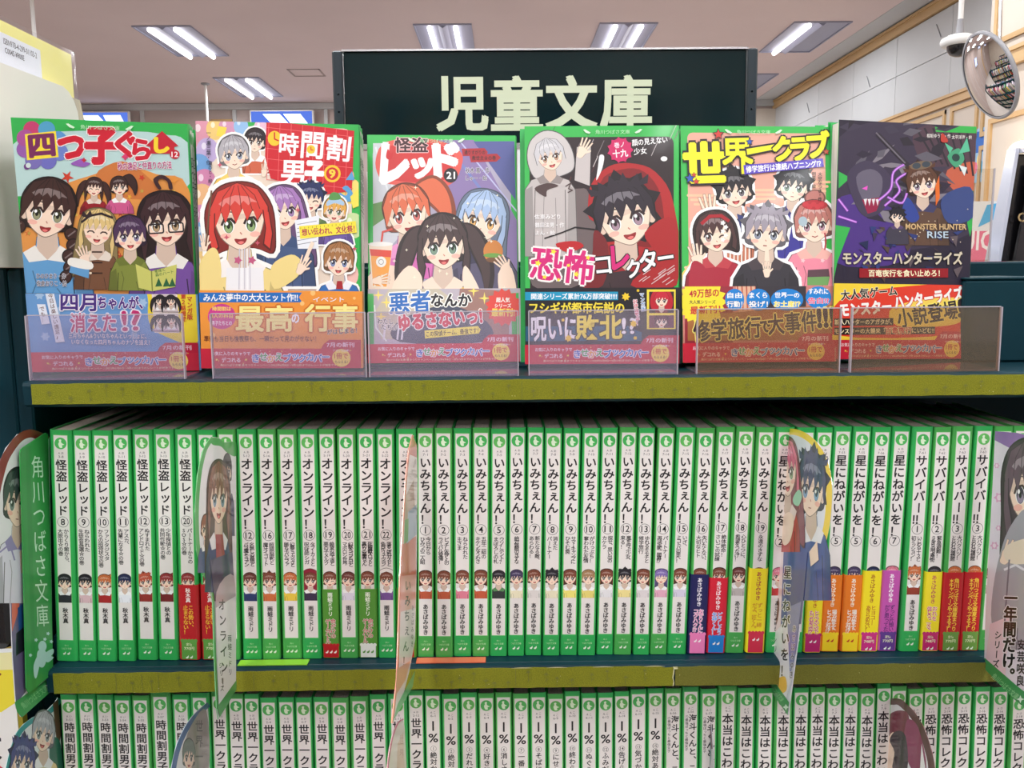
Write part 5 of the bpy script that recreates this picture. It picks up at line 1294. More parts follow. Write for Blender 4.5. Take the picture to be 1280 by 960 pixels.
def band4():
    p = Cover(K4); p.mm(); p.rect(-.4, 14, 112.5, 55.5, (28, 26, 34)); p.pxs(); p.clip = (-.0005, 0, .1126, .0555)
    p.poly([(52, 768), (470, 768), (470, 822), (52, 822)], (30, 90, 120)); p.smooth([(420, 760), (500, 700), (470, 640), (600, 640), (600, 800), (500, 800)], (28, 26, 34))
    p.poly([(50, 644), (384, 644), (384, 674), (50, 674)], (20, 150, 190)); p.h('関連シリーズ累計76万部突破!!!!', 226, 660, 308, 22, (250, 250, 250), .025)
    ye = (246, 222, 70)
    p.h('フシギが都市伝説の', 236, 702, 340, 40, ye, .035, 0, (20, 18, 22), .07)
    p.h('呪いに', 156, 778, 166, 84, (246, 240, 244), .035, 0, (20, 18, 22), .07); p.h('敗北', 316, 772, 166, 86, ye, .045, 0, (20, 18, 22), .08); p.h('!?', 424, 768, 50, 56, (246, 240, 244), .016, 0, (20, 18, 22), .05)
    for x, y, r in ((412, 662, 16), (186, 746, 7), (206, 812, 14), (440, 760, 14), (456, 640, 6), (446, 812, 8)): p.poly(star(x, y, r, r * .6, 7), (246, 206, 50))
    p.rect(488, 636, 592, 780, ye); p.rect(496, 644, 586, 722, (60, 30, 44)); p.rect(496, 730, 586, 776, (110, 50, 70)); p.clip = tuple(p.map([(496, 722), (586, 644)]).ravel())
    fig(p, 541, 676, 24, (200, 40, 60), (60, 30, 44), 'hood', extra=(190, 34, 50), detail=1, collar=(120, 30, 40)); p.clip = tuple(p.map([(496, 776), (586, 730)]).ravel()); fig(p, 541, 752, 20, (90, 30, 50), (60, 30, 44), 'spiky', detail=1, collar=(120, 30, 40))
    p.clip = (-.0005, 0, .1126, .0555)
    p.vt('マンガ版', 470, 656, 17, 17, (30, 120, 190), .02, a=-6, out=(250, 250, 250), ow=.1); p.vt('好評連載中！', 446, 680, 16, 16, (214, 40, 80), .02, a=-8, out=(250, 250, 250), ow=.1)
    return p
face_book('black horror paperback with drawn face under a red hood and magenta title', (.0717, .6413, BASE1, -.78, 5.6, .18), art4, band4, (28, 26, 34), 1,
          'green-edged copy behind the red hood cover, %s from the front', cshift=(-.0035, 0))

# 5 — five figures in kimono, yellow title
K5 = [(38, 55), (568, 55), (580, 908), (45, 910)]
def art5():
    p = Cover(K5); p.mm(); p.rect(0, 0, 112, 173, (56, 184, 80)); p.poly(rrect(5, -4, 108, 168, 4), (232, 170, 150)); p.pxs()
    p.smooth([(60, 560), (200, 470), (420, 480), (575, 540), (580, 700), (50, 700)], (240, 210, 110))
    for x, y, w in ((120, 300, 60), (330, 280, 60), (500, 330, 50), (100, 560, 50), (520, 250, 50)):
        for k in range(3): p.poly(rrect(x - w + k * 12, y + k * 16, x + w - k * 8, y + 9 + k * 16, 4), (246, 196, 160))
    H = (250, 250, 250)
    fig(p, 228, 290, 56, (34, 30, 36), (200, 120, 90), 'spiky', (60, 50, 60), -8, 'open', collar=(60, 50, 56), body_len=4.6, halo=H)
    for i in range(9): p.line([(176 + i * 13, 400), (168 + i * 14, 640)], 5, (244, 236, 226))
    p.poly([(236, 370), (262, 380), (252, 440)], (50, 60, 120))
    fig(p, 436, 272, 52, (30, 28, 34), (60, 56, 150), 'spiky', (60, 90, 60), 6, 'line', collar=(50, 46, 120), body_len=5.0, halo=H)
    hand(p, 138, 350, 36, -8); p.poly([(118, 380), (164, 384), (190, 500), (120, 470)], (244, 236, 226))
    fig(p, 160, 446, 60, (74, 44, 44), (170, 34, 56), 'bob', (120, 70, 60), -8, 'open', wink=True, collar=(190, 60, 70), body_len=3.6, halo=H)
    p.line([(112, 406), (140, 380), (180, 378), (206, 396)], 12, (170, 26, 40)); [p.poly(star(186 + (i % 2) * 10, 404 + i * 15, 10, 6, 5), (246, 240, 236)) for i in range(5)]
    hand(p, 94, 520, 30, -10); p.smooth([(76, 548), (120, 560), (150, 650), (70, 660)], (170, 34, 56))
    fig(p, 510, 410, 62, (190, 120, 110), (236, 140, 160), 'bun', (150, 90, 110), -4, 'smile', collar=(240, 180, 170), body_len=3.9, halo=H)
    p.poly(ell(512, 338, 46, 18), (180, 40, 50)); [p.poly(ell(480 + i * 14, 336 + (i % 2) * 8, 10, 9), (200, 50, 60)) for i in range(5)]; p.poly(ell(470, 398, 16, 18), (170, 190, 200))
    p.line([(548, 440), (552, 470), (548, 500)], 5, (180, 40, 60)); p.poly([(488, 574), (562, 570), (566, 600), (486, 604)], (90, 60, 70)); p.poly([(486, 600), (566, 598), (560, 630), (486, 630)], (110, 160, 90))
    for x, y in ((470, 540), (540, 540), (560, 640), (460, 620), (450, 580)): p.poly(star(x, y, 9, 5, 5), (246, 200, 206))
    fig(p, 338, 440, 66, (158, 150, 162), (52, 48, 56), 'spiky', (90, 100, 120), 4, 'line', collar=(70, 60, 66), body_len=3.8, halo=H)
    p.poly([(335, 500), (348, 500), (352, 560), (332, 560)], SK); hand(p, 342, 570, 20, 0)
    # title
    ye, bk = (246, 236, 40), (30, 24, 30)
    p.h('世', 122, 186, 140, 136, ye, .05, -2, bk, .10); p.h('界', 238, 164, 104, 124, ye, .05, -2, bk, .10); p.poly([(262, 132), (372, 114), (378, 142), (268, 166)], bk); p.poly([(269, 138), (367, 121), (371, 138), (272, 159)], ye)
    p.h('ク', 402, 136, 74, 82, ye, .05, -4, bk, .11); p.h('ラ', 458, 138, 62, 78, ye, .05, -4, bk, .11); p.h('ブ', 524, 120, 76, 90, ye, .05, -4, bk, .11)
    for x, y, r, c in ((170, 86, 18, (206, 60, 50)), (280, 112, 12, (50, 90, 180)), (70, 244, 17, (50, 90, 180)), (92, 256, 11, (206, 60, 50)), (552, 146, 12, (206, 90, 70)), (84, 232, 9, (206, 60, 50))): p.poly(star(x, y, r * 1.25, r * .6, 5, -20), bk); p.poly(star(x, y, r, r * .45, 5, -20), c)
    p.poly([(258, 196), (540, 170), (544, 200), (262, 230)], (90, 70, 190)); p.h('修学旅行は連続ハプニング⁉', 400, 200, 266, 24, (250, 250, 250), .028, -5)
    p.vt('大空なつき・作', 530, 228, 15, 16, (40, 34, 40), .012); p.vt('明菜・絵', 508, 226, 15, 15, (40, 34, 40), .012)
    p.mm(); series_line(p, 54, False)
    return p
def band5():
    p = Cover(K5); p.mm(); p.rect(-.4, 14, 112.5, 55.5, (206, 130, 120)); p.pxs(); p.clip = (-.0005, 0, .1126, .0555)
    p.poly([(50, 630), (220, 630), (220, 900), (50, 900)], (150, 40, 56)); p.poly([(230, 630), (300, 630), (310, 730), (240, 730)], (226, 180, 150)); [p.line([(236 + i * 16, 632), (240 + i * 16, 720)], 5, (190, 90, 70)) for i in range(5)]
    p.poly([(300, 630), (480, 630), (480, 830), (320, 830)], (52, 46, 54)); p.poly([(60, 740), (580, 700), (580, 830), (60, 830)], (170, 110, 60))
    p.poly(star(112, 690, 88, 72, 17), (246, 226, 50)); p.rect(50, 630, 150, 750, (246, 226, 50))
    p.h('49万部の', 118, 658, 104, 30, (190, 30, 44), .04, -2); p.h('大人気シリーズ', 112, 690, 92, 14, (60, 40, 40), .02); p.h('最新刊！', 122, 718, 106, 28, (200, 40, 40), .035, -3)
    wh = (250, 250, 250)
    for x, w, a, b, c in ((226, 34, '自由', '行動！', wh), (310, 42, 'まくら', '投げ！', wh), (412, 58, '世界一の', 'お土産⁉', (250, 230, 90)), (524, 46, 'すみれに', '告白!?', (240, 60, 110))):
        p.poly(ell(x, 682 - (8 if x > 500 else 0), w, 40), (20, 130, 210)); p.h(a, x, 666 - (14 if x > 500 else 0), w * 1.5, 20, wh, .03); p.h(b, x, 698 - (12 if x > 500 else 0), w * 1.6, 22, c, .03, 0, (20, 60, 120) if c == wh else wh, .06)
    bk, yo = (50, 26, 50), (250, 236, 130)
    p.h('修学旅行', 200, 788, 240, 76, bk, .05, -4, yo, .10); p.h('で', 334, 780, 34, 40, bk, .05, 0, yo, .12); p.h('大事件', 432, 766, 176, 74, bk, .05, -5, yo, .10); p.h('!!!', 550, 748, 56, 66, bk, .05, -4, yo, .10)
    return p
face_book('paperback with five drawn figures in festival robes and a yellow zigzag title', (.1863, .6396, BASE1, 3.0, 7.64, .35), art5, band5, (206, 130, 120), 2,
          'copy behind the festival robe cover, %s from the front', cshift=(-.0016, .0))

# 6 — dark violet game cover: only generic dragon-like shapes and an anonymous hunter stand in for the artwork
K6 = [(62, 55), (545, 70), (505, 910), (35, 905)]
def art6():
    p = Cover(K6); p.mm(); p.rect(0, 0, 112, 173, (40, 34, 54)); p.pxs()
    rs = random.Random(21)
    p.smooth([(60, 120), (300, 60), (560, 120), (560, 420), (300, 520), (40, 480)], (56, 48, 70)); p.smooth([(320, 90), (545, 80), (545, 300), (400, 280)], (78, 56, 70)); p.smooth([(440, 230), (545, 200), (540, 300), (460, 300)], (196, 96, 70)); [p.line([(330 + i * 30, 80), (400 + i * 22, 200 + i * 8)], 7, (40, 36, 48)) for i in range(7)]
    p.smooth([(50, 350), (160, 330), (300, 420), (280, 560), (40, 560)], (76, 50, 130))
    p.poly([(395, 66), (546, 70), (546, 94), (400, 92)], (54, 180, 80)); p.poly([(60, 240), (100, 262), (60, 300)], (54, 180, 80)); p.poly([(510, 420), (530, 300), (545, 360), (520, 470)], (54, 180, 80)); p.poly([(44, 430), (100, 440), (56, 560), (40, 640)], (54, 180, 80))
    for _ in range(40):      # sharp dark plates and spines
        x, y = rs.uniform(60, 400), rs.uniform(60, 380); a = rs.uniform(-70, 40); l = rs.uniform(40, 130); w_ = rs.uniform(8, 22)
        ca, sa = math.cos(R(a)), math.sin(R(a)); c = rs.choice(((38, 34, 48), (96, 92, 104), (60, 54, 74), (130, 124, 134), (44, 38, 58)))
        p.poly([(x, y), (x + l * .4 * ca - w_ * sa, y + l * .4 * sa + w_ * ca), (x + l * ca, y + l * sa), (x + l * .4 * ca + w_ * sa, y + l * .4 * sa - w_ * ca)], c)
    p.smooth([(90, 250), (150, 200), (220, 230), (250, 300), (210, 380), (150, 400), (110, 340)], (66, 58, 82)); p.smooth([(120, 260), (170, 230), (210, 260), (200, 330), (150, 350)], (104, 98, 116))
    p.poly([(140, 340), (210, 330), (190, 380), (160, 390)], (150, 30, 70)); [p.poly([(146 + i * 14, 338), (152 + i * 14, 362), (158 + i * 14, 336)], (230, 226, 230)) for i in range(4)]
    p.poly([(140, 300), (160, 290), (158, 306)], (230, 90, 200))
    for P_ in ([(200, 340), (240, 300), (250, 240), (290, 210)], [(220, 360), (270, 310), (260, 270), (300, 240)], [(90, 380), (60, 340)], [(120, 420), (60, 400)], [(230, 330), (280, 350), (300, 300)]):
        p.line(crom(P_, 5, False), 9, (150, 70, 190)); p.line(crom(P_, 5, False), 4, (220, 160, 240))
    p.line([(196, 106), (300, 214)], 16, (44, 40, 50)); p.line([(190, 100), (290, 206)], 5, (110, 104, 116))
    p.smooth([(440, 180), (480, 150), (500, 190), (470, 220)], (70, 160, 120)); p.poly([(480, 170), (510, 110), (520, 160)], (90, 190, 150)); p.poly([(448, 170), (430, 130), (460, 150)], (90, 190, 150)); p.poly([(480, 210), (500, 250), (510, 220)], (220, 230, 230)); p.poly(ell(470, 184, 14, 14), (30, 60, 60))
    fig(p, 352, 282, 50, (92, 58, 42), (96, 70, 56), 'spiky', (110, 80, 110), -12, 'open', collar=(60, 60, 100), body_len=4.4, body_w=1.0)
    p.poly([(396, 290), (410, 250), (412, 330), (398, 360)], (226, 110, 40)); p.poly(ell(346, 214, 40, 15, -10), (120, 100, 80)); p.poly(ell(330, 216, 15, 11, -10), (60, 70, 80)); p.poly(ell(364, 210, 15, 11, -10), (60, 70, 80))
    p.smooth([(300, 330), (280, 380), (310, 420), (340, 400)], (50, 70, 150)); p.smooth([(420, 330), (520, 290), (530, 400), (440, 420)], (56, 74, 130))
    fig(p, 262, 400, 22, (34, 32, 44), (64, 60, 76), 'spiky', (80, 70, 80), 10, 'line', collar=(90, 70, 110), body_len=4.5, detail=1)
    for _ in range(30):
        x, y = rs.uniform(120, 480), rs.uniform(430, 600); p.poly([(x, y), (x + rs.uniform(10, 40), y + rs.uniform(-14, 14)), (x + rs.uniform(5, 30), y + rs.uniform(10, 40))], rs.choice(((60, 50, 80), (44, 60, 120), (80, 64, 60), (30, 40, 80), (96, 84, 90))))
    for _ in range(20): p.poly(star(rs.uniform(270, 540), rs.uniform(360, 500), 3, 1.2, 4), (236, 220, 190))
    p.h('MONSTER HUNTER', 398, 435, 214, 20, (214, 180, 130), .03, 0, (60, 40, 40), .05); p.h('RISE', 404, 464, 74, 24, (196, 214, 226), .01, 0, (30, 40, 70), .05)
    p.h('モンスターハンターライズ', 282, 548, 416, 44, (214, 204, 180), .035, 0, (30, 24, 24), .08)
    p.poly([(130, 585), (440, 585), (440, 618), (130, 618)], (150, 20, 34)); p.h('百竜夜行を食い止めろ！', 286, 602, 248, 24, (250, 240, 200), .03, 0, (120, 16, 24), .06)
    p.h('相坂ゆうひ・作', 408, 107, 84, 15, (240, 236, 230), .01); p.h('太平洋海・絵', 490, 110, 72, 15, (240, 236, 230), .01); p.smooth([(420, 96), (440, 120), (436, 130), (416, 126)], (190, 60, 50))
    return p
def band6():
    p = Cover(K6); p.mm(); p.rect(-.4, 14, 112.5, 55.5, (246, 214, 60)); p.pxs(); p.clip = (-.0005, 0, .1126, .0555)
    p.smooth([(60, 700), (200, 660), (400, 640), (500, 630), (500, 720), (460, 820), (40, 820)], (226, 60, 40)); p.smooth([(250, 720), (460, 690), (490, 760), (440, 790), (260, 790)], (246, 214, 90))
    p.h('大人気ゲーム', 162, 672, 194, 36, (30, 22, 26), .035, -5, (250, 244, 220), .07)
    p.h('モンスター', 150, 726, 176, 44, (250, 246, 240), .05, -4, (206, 24, 40), .10); p.h('ハンターライズ', 370, 690, 240, 48, (250, 246, 240), .05, -8, (206, 24, 40), .10)
    p.h('小説登場', 366, 748, 214, 66, (40, 28, 40), .045, -9, (250, 230, 110), .09); p.h('!', 486, 728, 16, 62, (40, 28, 40), .05, 0, (250, 230, 110), .09)
    p.rect(42, 762, 246, 788, (26, 20, 24)); p.h('新人ハンターのアガタが、', 142, 775, 196, 19, (250, 240, 200), .02)
    p.rect(42, 794, 392, 820, (26, 20, 24)); p.h('モンスターの大襲来「百竜夜行」にいどむ!!', 216, 807, 346, 19, (250, 236, 190), .02); p.h('百竜夜行', 264, 806, 92, 24, (206, 30, 40), .025, 0, (250, 240, 200), .08)
    return p
b6 = face_book('dark violet paperback with dragon-like plates and brown-haired hunter, rightmost of the face-out row', (.2961, .6526, BASE1, 10.13, 2.96, 1.4), art6, band6, (246, 214, 60), 2,
          'copy behind the dark violet cover, %s from the front', cshift=(-.0018, .0))

# ------------------------------------------------------------------ clear acrylic holders in front of the covers
TR = [(-.3262, -.2200, 'below the autumn-leaf cover', 'clear'), (-.2006, -.0951, 'below the red-haired girl cover', 'clear'), (-.0929, .0097, 'below the three-girl cover', 'clear'),
      (.0171, .1199, 'below the red hood cover', 'clear'), (.1332, .2322, 'below the festival robe cover', 'smoke'), (.2399, .3432, 'below the violet cover, reaching right of it', 'smoke')]
for x0, x1, ds, mm_ in TR:
    t = thing('acrylic_holder', 'clear acrylic lipped holder %s' % ds, 'book holder', ((x0 + x1) / 2, .61, BASE1 + .0002), None, 'clear holders along the top shelf')
    w = (x1 - x0) / 2
    m_ = MB(); m_.add([(-w, -.0065, 0), (w, -.0065, 0), (w, -.0045, .0445), (-w, -.0045, .0445), (-w, -.0053, 0), (w, -.0053, 0), (w, -.0033, .0445), (-w, -.0033, .0445)],
                      [(0, 1, 2, 3), (5, 4, 7, 6), (1, 5, 6, 2), (4, 0, 3, 7)])
    m_.build('front_lip', M[mm_], t)
    e = MB(); e.box(-w, w, -.0046, -.0032, .0443, .0450); e.box(-w - .0003, -w + .0004, -.0066, -.0032, 0, .0445); e.box(w - .0004, w + .0003, -.0066, -.0032, 0, .0445)
    e.build('polished_edge', M['edge'], t)
    MB().box(-w, w, -.0053, .10, 0, .0014).build('base_plate', M['clear'], t)

# ------------------------------------------------------------------ printed divider cards sticking out between the books
_RT = np.array([list(r) for r in CAM_ROT]); _CP = np.array(CAM_POS)
def ray_map(mtx):
    """picture point -> point on the card's own plane (local u, v), by the sight line through it"""
    inv = np.array(mtx.inverted()); A_, b_ = inv[:3, :3], inv[:3, 3]
    o = A_ @ _CP + b_
    def f(P):
        P = np.asarray(P, float).reshape(-1, 2)
        d = np.c_[(P[:, 0] - 640) / FPX, (480 - P[:, 1]) / FPX, -np.ones(len(P))] @ (A_ @ _RT).T
        t = -o[1] / d[:, 1]
        q = o + d * t[:, None]
        return np.c_[q[:, 0], q[:, 2]]
    return f

def card(label, X, Y, side, outline, draw, tilt=0, yaw=0, mt='print_gloss', base=None, th=.0006, name='divider_card', rim=(150, 190, 150)):
    rot = Matrix.Rotation(R(tilt), 3, 'Y') @ Matrix.Rotation(R(side * 90 + yaw), 3, 'Z')
    t = thing(name, label, 'divider card', (X, Y, 1.15), rot, 'series divider cards between the books')
    mtx = Matrix.Translation(Vector((X, Y, 1.15))) @ rot.to_4x4()
    fm = ray_map(mtx)
    O = fm(outline)
    n = len(O)
    vs = [(u, 0, v) for u, v in O] + [(u, th, v) for u, v in O]
    tri = [tuple(q) for q in tessellate_polygon([[Vector((a, b, 0)) for a, b in O]])]
    fs = tri + [tuple(i + n for i in reversed(q)) for q in tri] + [(i, n + i, n + (i + 1) % n, (i + 1) % n) for i in range(n)]
    MB().add(vs, fs).build('card_sheet', cached(('rim', rim), lambda: mat('card_plastic', rim, .25, 0, .6)), t)
    p = Print(fm, step=3e-6)
    lo, hi = O.min(0), O.max(0)
    p.outline = outline
    draw(p)
    p.build('card_print', M[mt], t)
    if base:
        c_, zb, l_ = base
        s_ = 1 if side > 0 else -1
        o = MB().box(-.0045, .0038, -.046, .004, 0, .0007).build('base_tab', cached(('tab', c_), lambda: mat('tab_plastic', c_, .3, 0, .5)), t)
        o.matrix_local = rot.inverted().to_4x4() @ Matrix.Translation((0, 0, zb - 1.15)) @ Matrix.Rotation(R(side * 90), 4, 'Z')
    return t, O

def inset(P, k, c=None):
    cx = sum(a for a, _ in P) / len(P) if c is None else c[0]; cy = sum(b for _, b in P) / len(P) if c is None else c[1]
    return [(cx + (a - cx) * k, cy + (b - cy) * k) for a, b in P]

# series plate and end card at the left end of the middle shelf
OA = [(62, 546), (50, 540), (37, 537), (22, 543), (8, 560), (-2, 582), (-12, 630), (-14, 690), (-4, 730), (13, 752), (16, 822), (20, 884), (26, 896), (64, 863), (66, 840), (64, 700)]
def dA(p):
    p.poly(OA, (236, 236, 240))
    p.rim(crom(OA[:8], 4, False), 10, (140, 40, 44), (40, 640))
    p.poly([(26, 740), (13, 752), (16, 822), (20, 880), (36, 860), (34, 740)], (110, 100, 140)); p.poly([(14, 700), (26, 708), (24, 760), (15, 790)], (226, 110, 90)); p.poly([(22, 760), (34, 750), (34, 800), (24, 800)], (40, 90, 150)); p.poly([(20, 792), (34, 780), (32, 812), (20, 820)], (30, 34, 46))
    fig(p, 22, 628, 20, (56, 74, 70), (226, 224, 240), 'short', (70, 90, 80), 4, 'line', sx=.8, sy=1.5, collar=(150, 140, 190), body_len=4.2, body_w=1.0)
    p.line([(0, 690), (12, 680), (18, 700)], 2, (150, 140, 190)); p.poly([(24, 690), (34, 680), (36, 720), (26, 716)], SK)
    p.poly([(18, 878), (64, 845), (65, 863), (27, 897), (21, 890)], (62, 160, 84)); p.h('角川つばさ文庫', 43, 871, 40, 9, (150, 214, 150), 0, -38); p.poly(star(61, 857, 5, 2, 4), (226, 246, 230))
card('end card with dark-haired drawn boy and dark red rim, middle shelf', -.3300, .598, 1, OA, dA, rim=(200, 200, 205))
OG = [(25, 566), (26, 562), (29, 559), (57, 541), (60, 543), (61, 600), (64, 720), (66.5, 842), (36, 866), (33, 860), (29, 700)]
def dG(p):
    p.poly(OG, (58, 156, 78)); p.poly([(32, 560), (38, 556), (45, 860), (40, 862)], (54, 148, 74))
    for i, c in enumerate('角川つばさ文庫'):
        p.ch(c, 47 + i * 1.0, 584 + i * 31.0, 16.5, 30, (206, 240, 214), .0, -1, -4); p.k += 1
    w = (190, 226, 224)
    p.poly(ell(53, 808, 5.2, 7), w); p.smooth([(48, 813), (57, 814), (58, 825), (54, 834), (48, 832), (46, 822)], w); p.smooth([(50, 826), (46, 846), (43, 846), (42, 832), (47, 820)], w); p.smooth([(57, 816), (66, 811), (67, 816), (64, 820), (67, 822), (60, 828), (56, 824)], w)
    for x, y in ((38, 819), (45, 800), (60, 792), (64, 802), (56, 799)): p.poly(star(x, y, 2.6, 1.5, 5), w)
card('green upright plate with thin white series lettering and small winged figure', -.3270, .600, 1, OG, dG, rim=(58, 156, 78), name='series_plate', mt='print')

def oval_card(O, rimc, inner, figs, title, sub, ser, titlec=(24, 20, 24), foot=(58, 150, 80)): pass
OB = [(265, 546), (259, 553), (253, 566), (247, 596), (244, 640), (246, 688), (253, 716), (262, 732), (266, 752), (268, 820), (271, 886), (273, 899), (282, 884), (295, 860), (295.5, 700), (295, 556), (290, 552), (280, 553), (273, 547)]
def dB(p):
    p.poly(OB, (234, 234, 238)); p.rim(crom(OB[:9], 4, False), 4.5, (84, 170, 92), (275, 650)); p.smooth([(262, 549), (266, 547), (274, 548), (281, 553), (295, 553), (295, 570), (284, 566), (276, 558), (266, 556)], (84, 170, 92)); p.rim([(266, 752), (268, 820), (271, 886)], 2.5, (84, 160, 92), (290, 800))
    fig(p, 284, 590, 10, (60, 52, 60), (40, 50, 90), 'short', sx=.5, sy=1.6, detail=1, body_len=5)
    fig(p, 257, 662, 9, (150, 80, 60), (60, 70, 120), 'short', sx=.6, sy=1.5, detail=1, tilt=10, body_len=4)
    fig(p, 273, 622, 16, (134, 84, 64), (44, 56, 108), 'long', (70, 110, 140), 0, 'open', sx=.72, sy=2.0, collar=(236, 236, 240), body_len=3.7, body_w=.8)
    p.poly([(269, 668), (278, 668), (281, 700), (270, 704)], (160, 44, 54)); p.poly([(262, 700), (290, 690), (293, 740), (268, 752)], (60, 52, 90)); p.smooth([(270, 740), (292, 720), (292, 800), (274, 800)], (190, 176, 184))
    p.poly([(269, 760), (294, 745), (294.5, 862), (273, 886)], (238, 238, 242))
    p.vt('オンライン！', 277, 756, 19.5, 15, (24, 20, 26), .02, a=-2, wx=.62); p.vt('雨蛙ミドリ', 286.5, 798, 10.5, 9, (40, 36, 44), .012, a=-1, wx=.55); p.vt('シリーズ', 275.5, 832, 9.5, 8, (40, 36, 44), .012, a=-3, wx=.6)
    p.poly([(270.5, 884), (295, 850), (295, 862), (274, 897)], (84, 160, 92))
card('glossy divider card with green oval rim and long-haired drawn girl', -.1895, .606, 1, OB, dB, rim=(120, 190, 130), base=((150, 214, 60), BASE2 + .0002, .05))
OC = [(516, 544), (511, 562), (507, 600), (504, 650), (500, 720), (498, 790), (496, 850), (490, 904), (500, 884), (512, 838), (519, 800), (521, 700), (522, 600), (521, 556)]
def dC(p):
    p.poly(OC, (232, 218, 214)); p.rim(OC[:8], 1.8, (226, 130, 110), (515, 720)); p.poly([(516, 545), (521, 556), (521, 572), (512, 568)], (214, 96, 76))
    p.poly([(507, 620), (517, 600), (519, 640), (506, 660)], (190, 160, 140)); p.poly([(504, 680), (520, 670), (520, 720), (502, 720)], (206, 100, 76)); p.poly([(501, 720), (520, 718), (519, 760), (500, 765)], (232, 170, 160)); p.poly([(510, 640), (521, 630), (521, 668), (508, 680)], (150, 170, 190)); p.poly([(506, 650), (511, 648), (510, 676), (505, 680)], (110, 160, 90))
    p.vt('いみちぇん！', 510, 732, 19, 15, (40, 30, 34), .02, a=2, wx=.5); p.vt('あさばみゆき', 516, 760, 9, 8, (60, 50, 54), .012, a=1, wx=.4)
    p.poly([(497, 880), (519, 838), (516, 858), (490, 904)], (110, 180, 120))
    p.poly([(496, 836), (513, 826), (507, 850), (494, 870)], (226, 170, 140))
card('divider card seen nearly edge-on with orange-pink rim, left of the hiragana spines', -.0615, .606, 1, OC, dC, rim=(226, 150, 130), base=((226, 110, 80), BASE2 + .0003, .05))
OD = [(973, 539), (985, 536), (997, 537), (1010, 543), (1022, 554), (1034, 575), (1040, 606), (1038, 650), (1030, 684), (1016, 708), (1010, 720), (1004, 752), (994.5, 823), (985, 894), (959, 856), (959, 768), (962, 688), (969, 620), (971, 560)]
def dD(p):
    p.poly(OD, (226, 230, 240)); p.rim(crom(OD[:11], 4, False), 7.5, (246, 214, 60), (1000, 640)); p.poly([(971, 560), (973, 539), (984, 537), (984, 548), (974, 556)], (230, 200, 80))
    fig(p, 1014, 612, 20, (52, 62, 104), (60, 84, 150), 'spiky', (80, 130, 180), 8, 'line', sx=.8, sy=1.65, collar=(236, 236, 240), body_len=4.2, body_w=.85)
    fig(p, 984, 590, 17, (226, 120, 146), (190, 60, 60), 'long', (110, 150, 90), -8, 'open', sx=.72, sy=1.75, collar=(240, 220, 214), body_len=4.6, body_w=.75)
    p.smooth([(977, 652), (986, 640), (993, 650), (988, 676), (979, 680)], SK); p.smooth([(992, 622), (999, 612), (1003, 620), (999, 632), (993, 630)], (170, 220, 190)); p.poly([(1012, 690), (1022, 676), (1024, 700), (1014, 708)], SK)
    p.poly([(974, 690), (1010, 690), (1002, 780), (962, 780)], (66, 84, 150)); p.poly([(962, 690), (980, 690), (976, 790), (960, 790)], (236, 220, 224))
    p.smooth([(960, 720), (968, 712), (974, 722), (972, 744), (964, 750), (959, 740)], (130, 190, 226)); p.smooth([(963, 728), (968, 724), (971, 732), (967, 742)], (240, 190, 70)); p.smooth([(960, 752), (974, 748), (972, 778), (962, 790)], (130, 84, 60))
    p.poly([(960, 800), (998, 760), (990, 850), (982, 878), (960, 848)], (238, 240, 246)); p.poly([(984, 760), (1002, 752), (996, 810), (988, 850)], (130, 140, 190))
    p.vt('星にねがいを！', 985, 716, 20.5, 17, (24, 20, 26), .026, a=2, wx=.62, out=(246, 246, 250), ow=.08); p.vt('シリーズ', 969, 800, 11, 9, (50, 46, 54), .012, a=-2, wx=.6); p.vt('あさばみゆき', 993.5, 786, 11.5, 10, (40, 36, 60), .012, a=4, wx=.5, out=(240, 240, 248), ow=.07)
    p.smooth([(972, 850), (982, 846), (984, 862), (976, 866)], (246, 200, 90))
    p.poly([(959, 838), (959, 856), (985, 894), (987, 878)], (62, 150, 84)); p.h('角川つばさ文庫', 972, 866, 24, 6, (150, 214, 150), 0, 56); p.poly(star(983, 884, 4, 2, 4), (226, 246, 230))
card('card with yellow oval rim, pink-haired girl and dark blue-haired boy', .1955, .607, -1, OD, dD, tilt=2.0, rim=(200, 200, 205))
OE = [(1244, 539), (1270, 541), (1300, 548), (1330, 566), (1352, 600), (1362, 660), (1356, 740), (1350, 830), (1346, 905), (1330, 925), (1268, 874), (1230, 835), (1232, 760), (1236, 690), (1241, 600)]
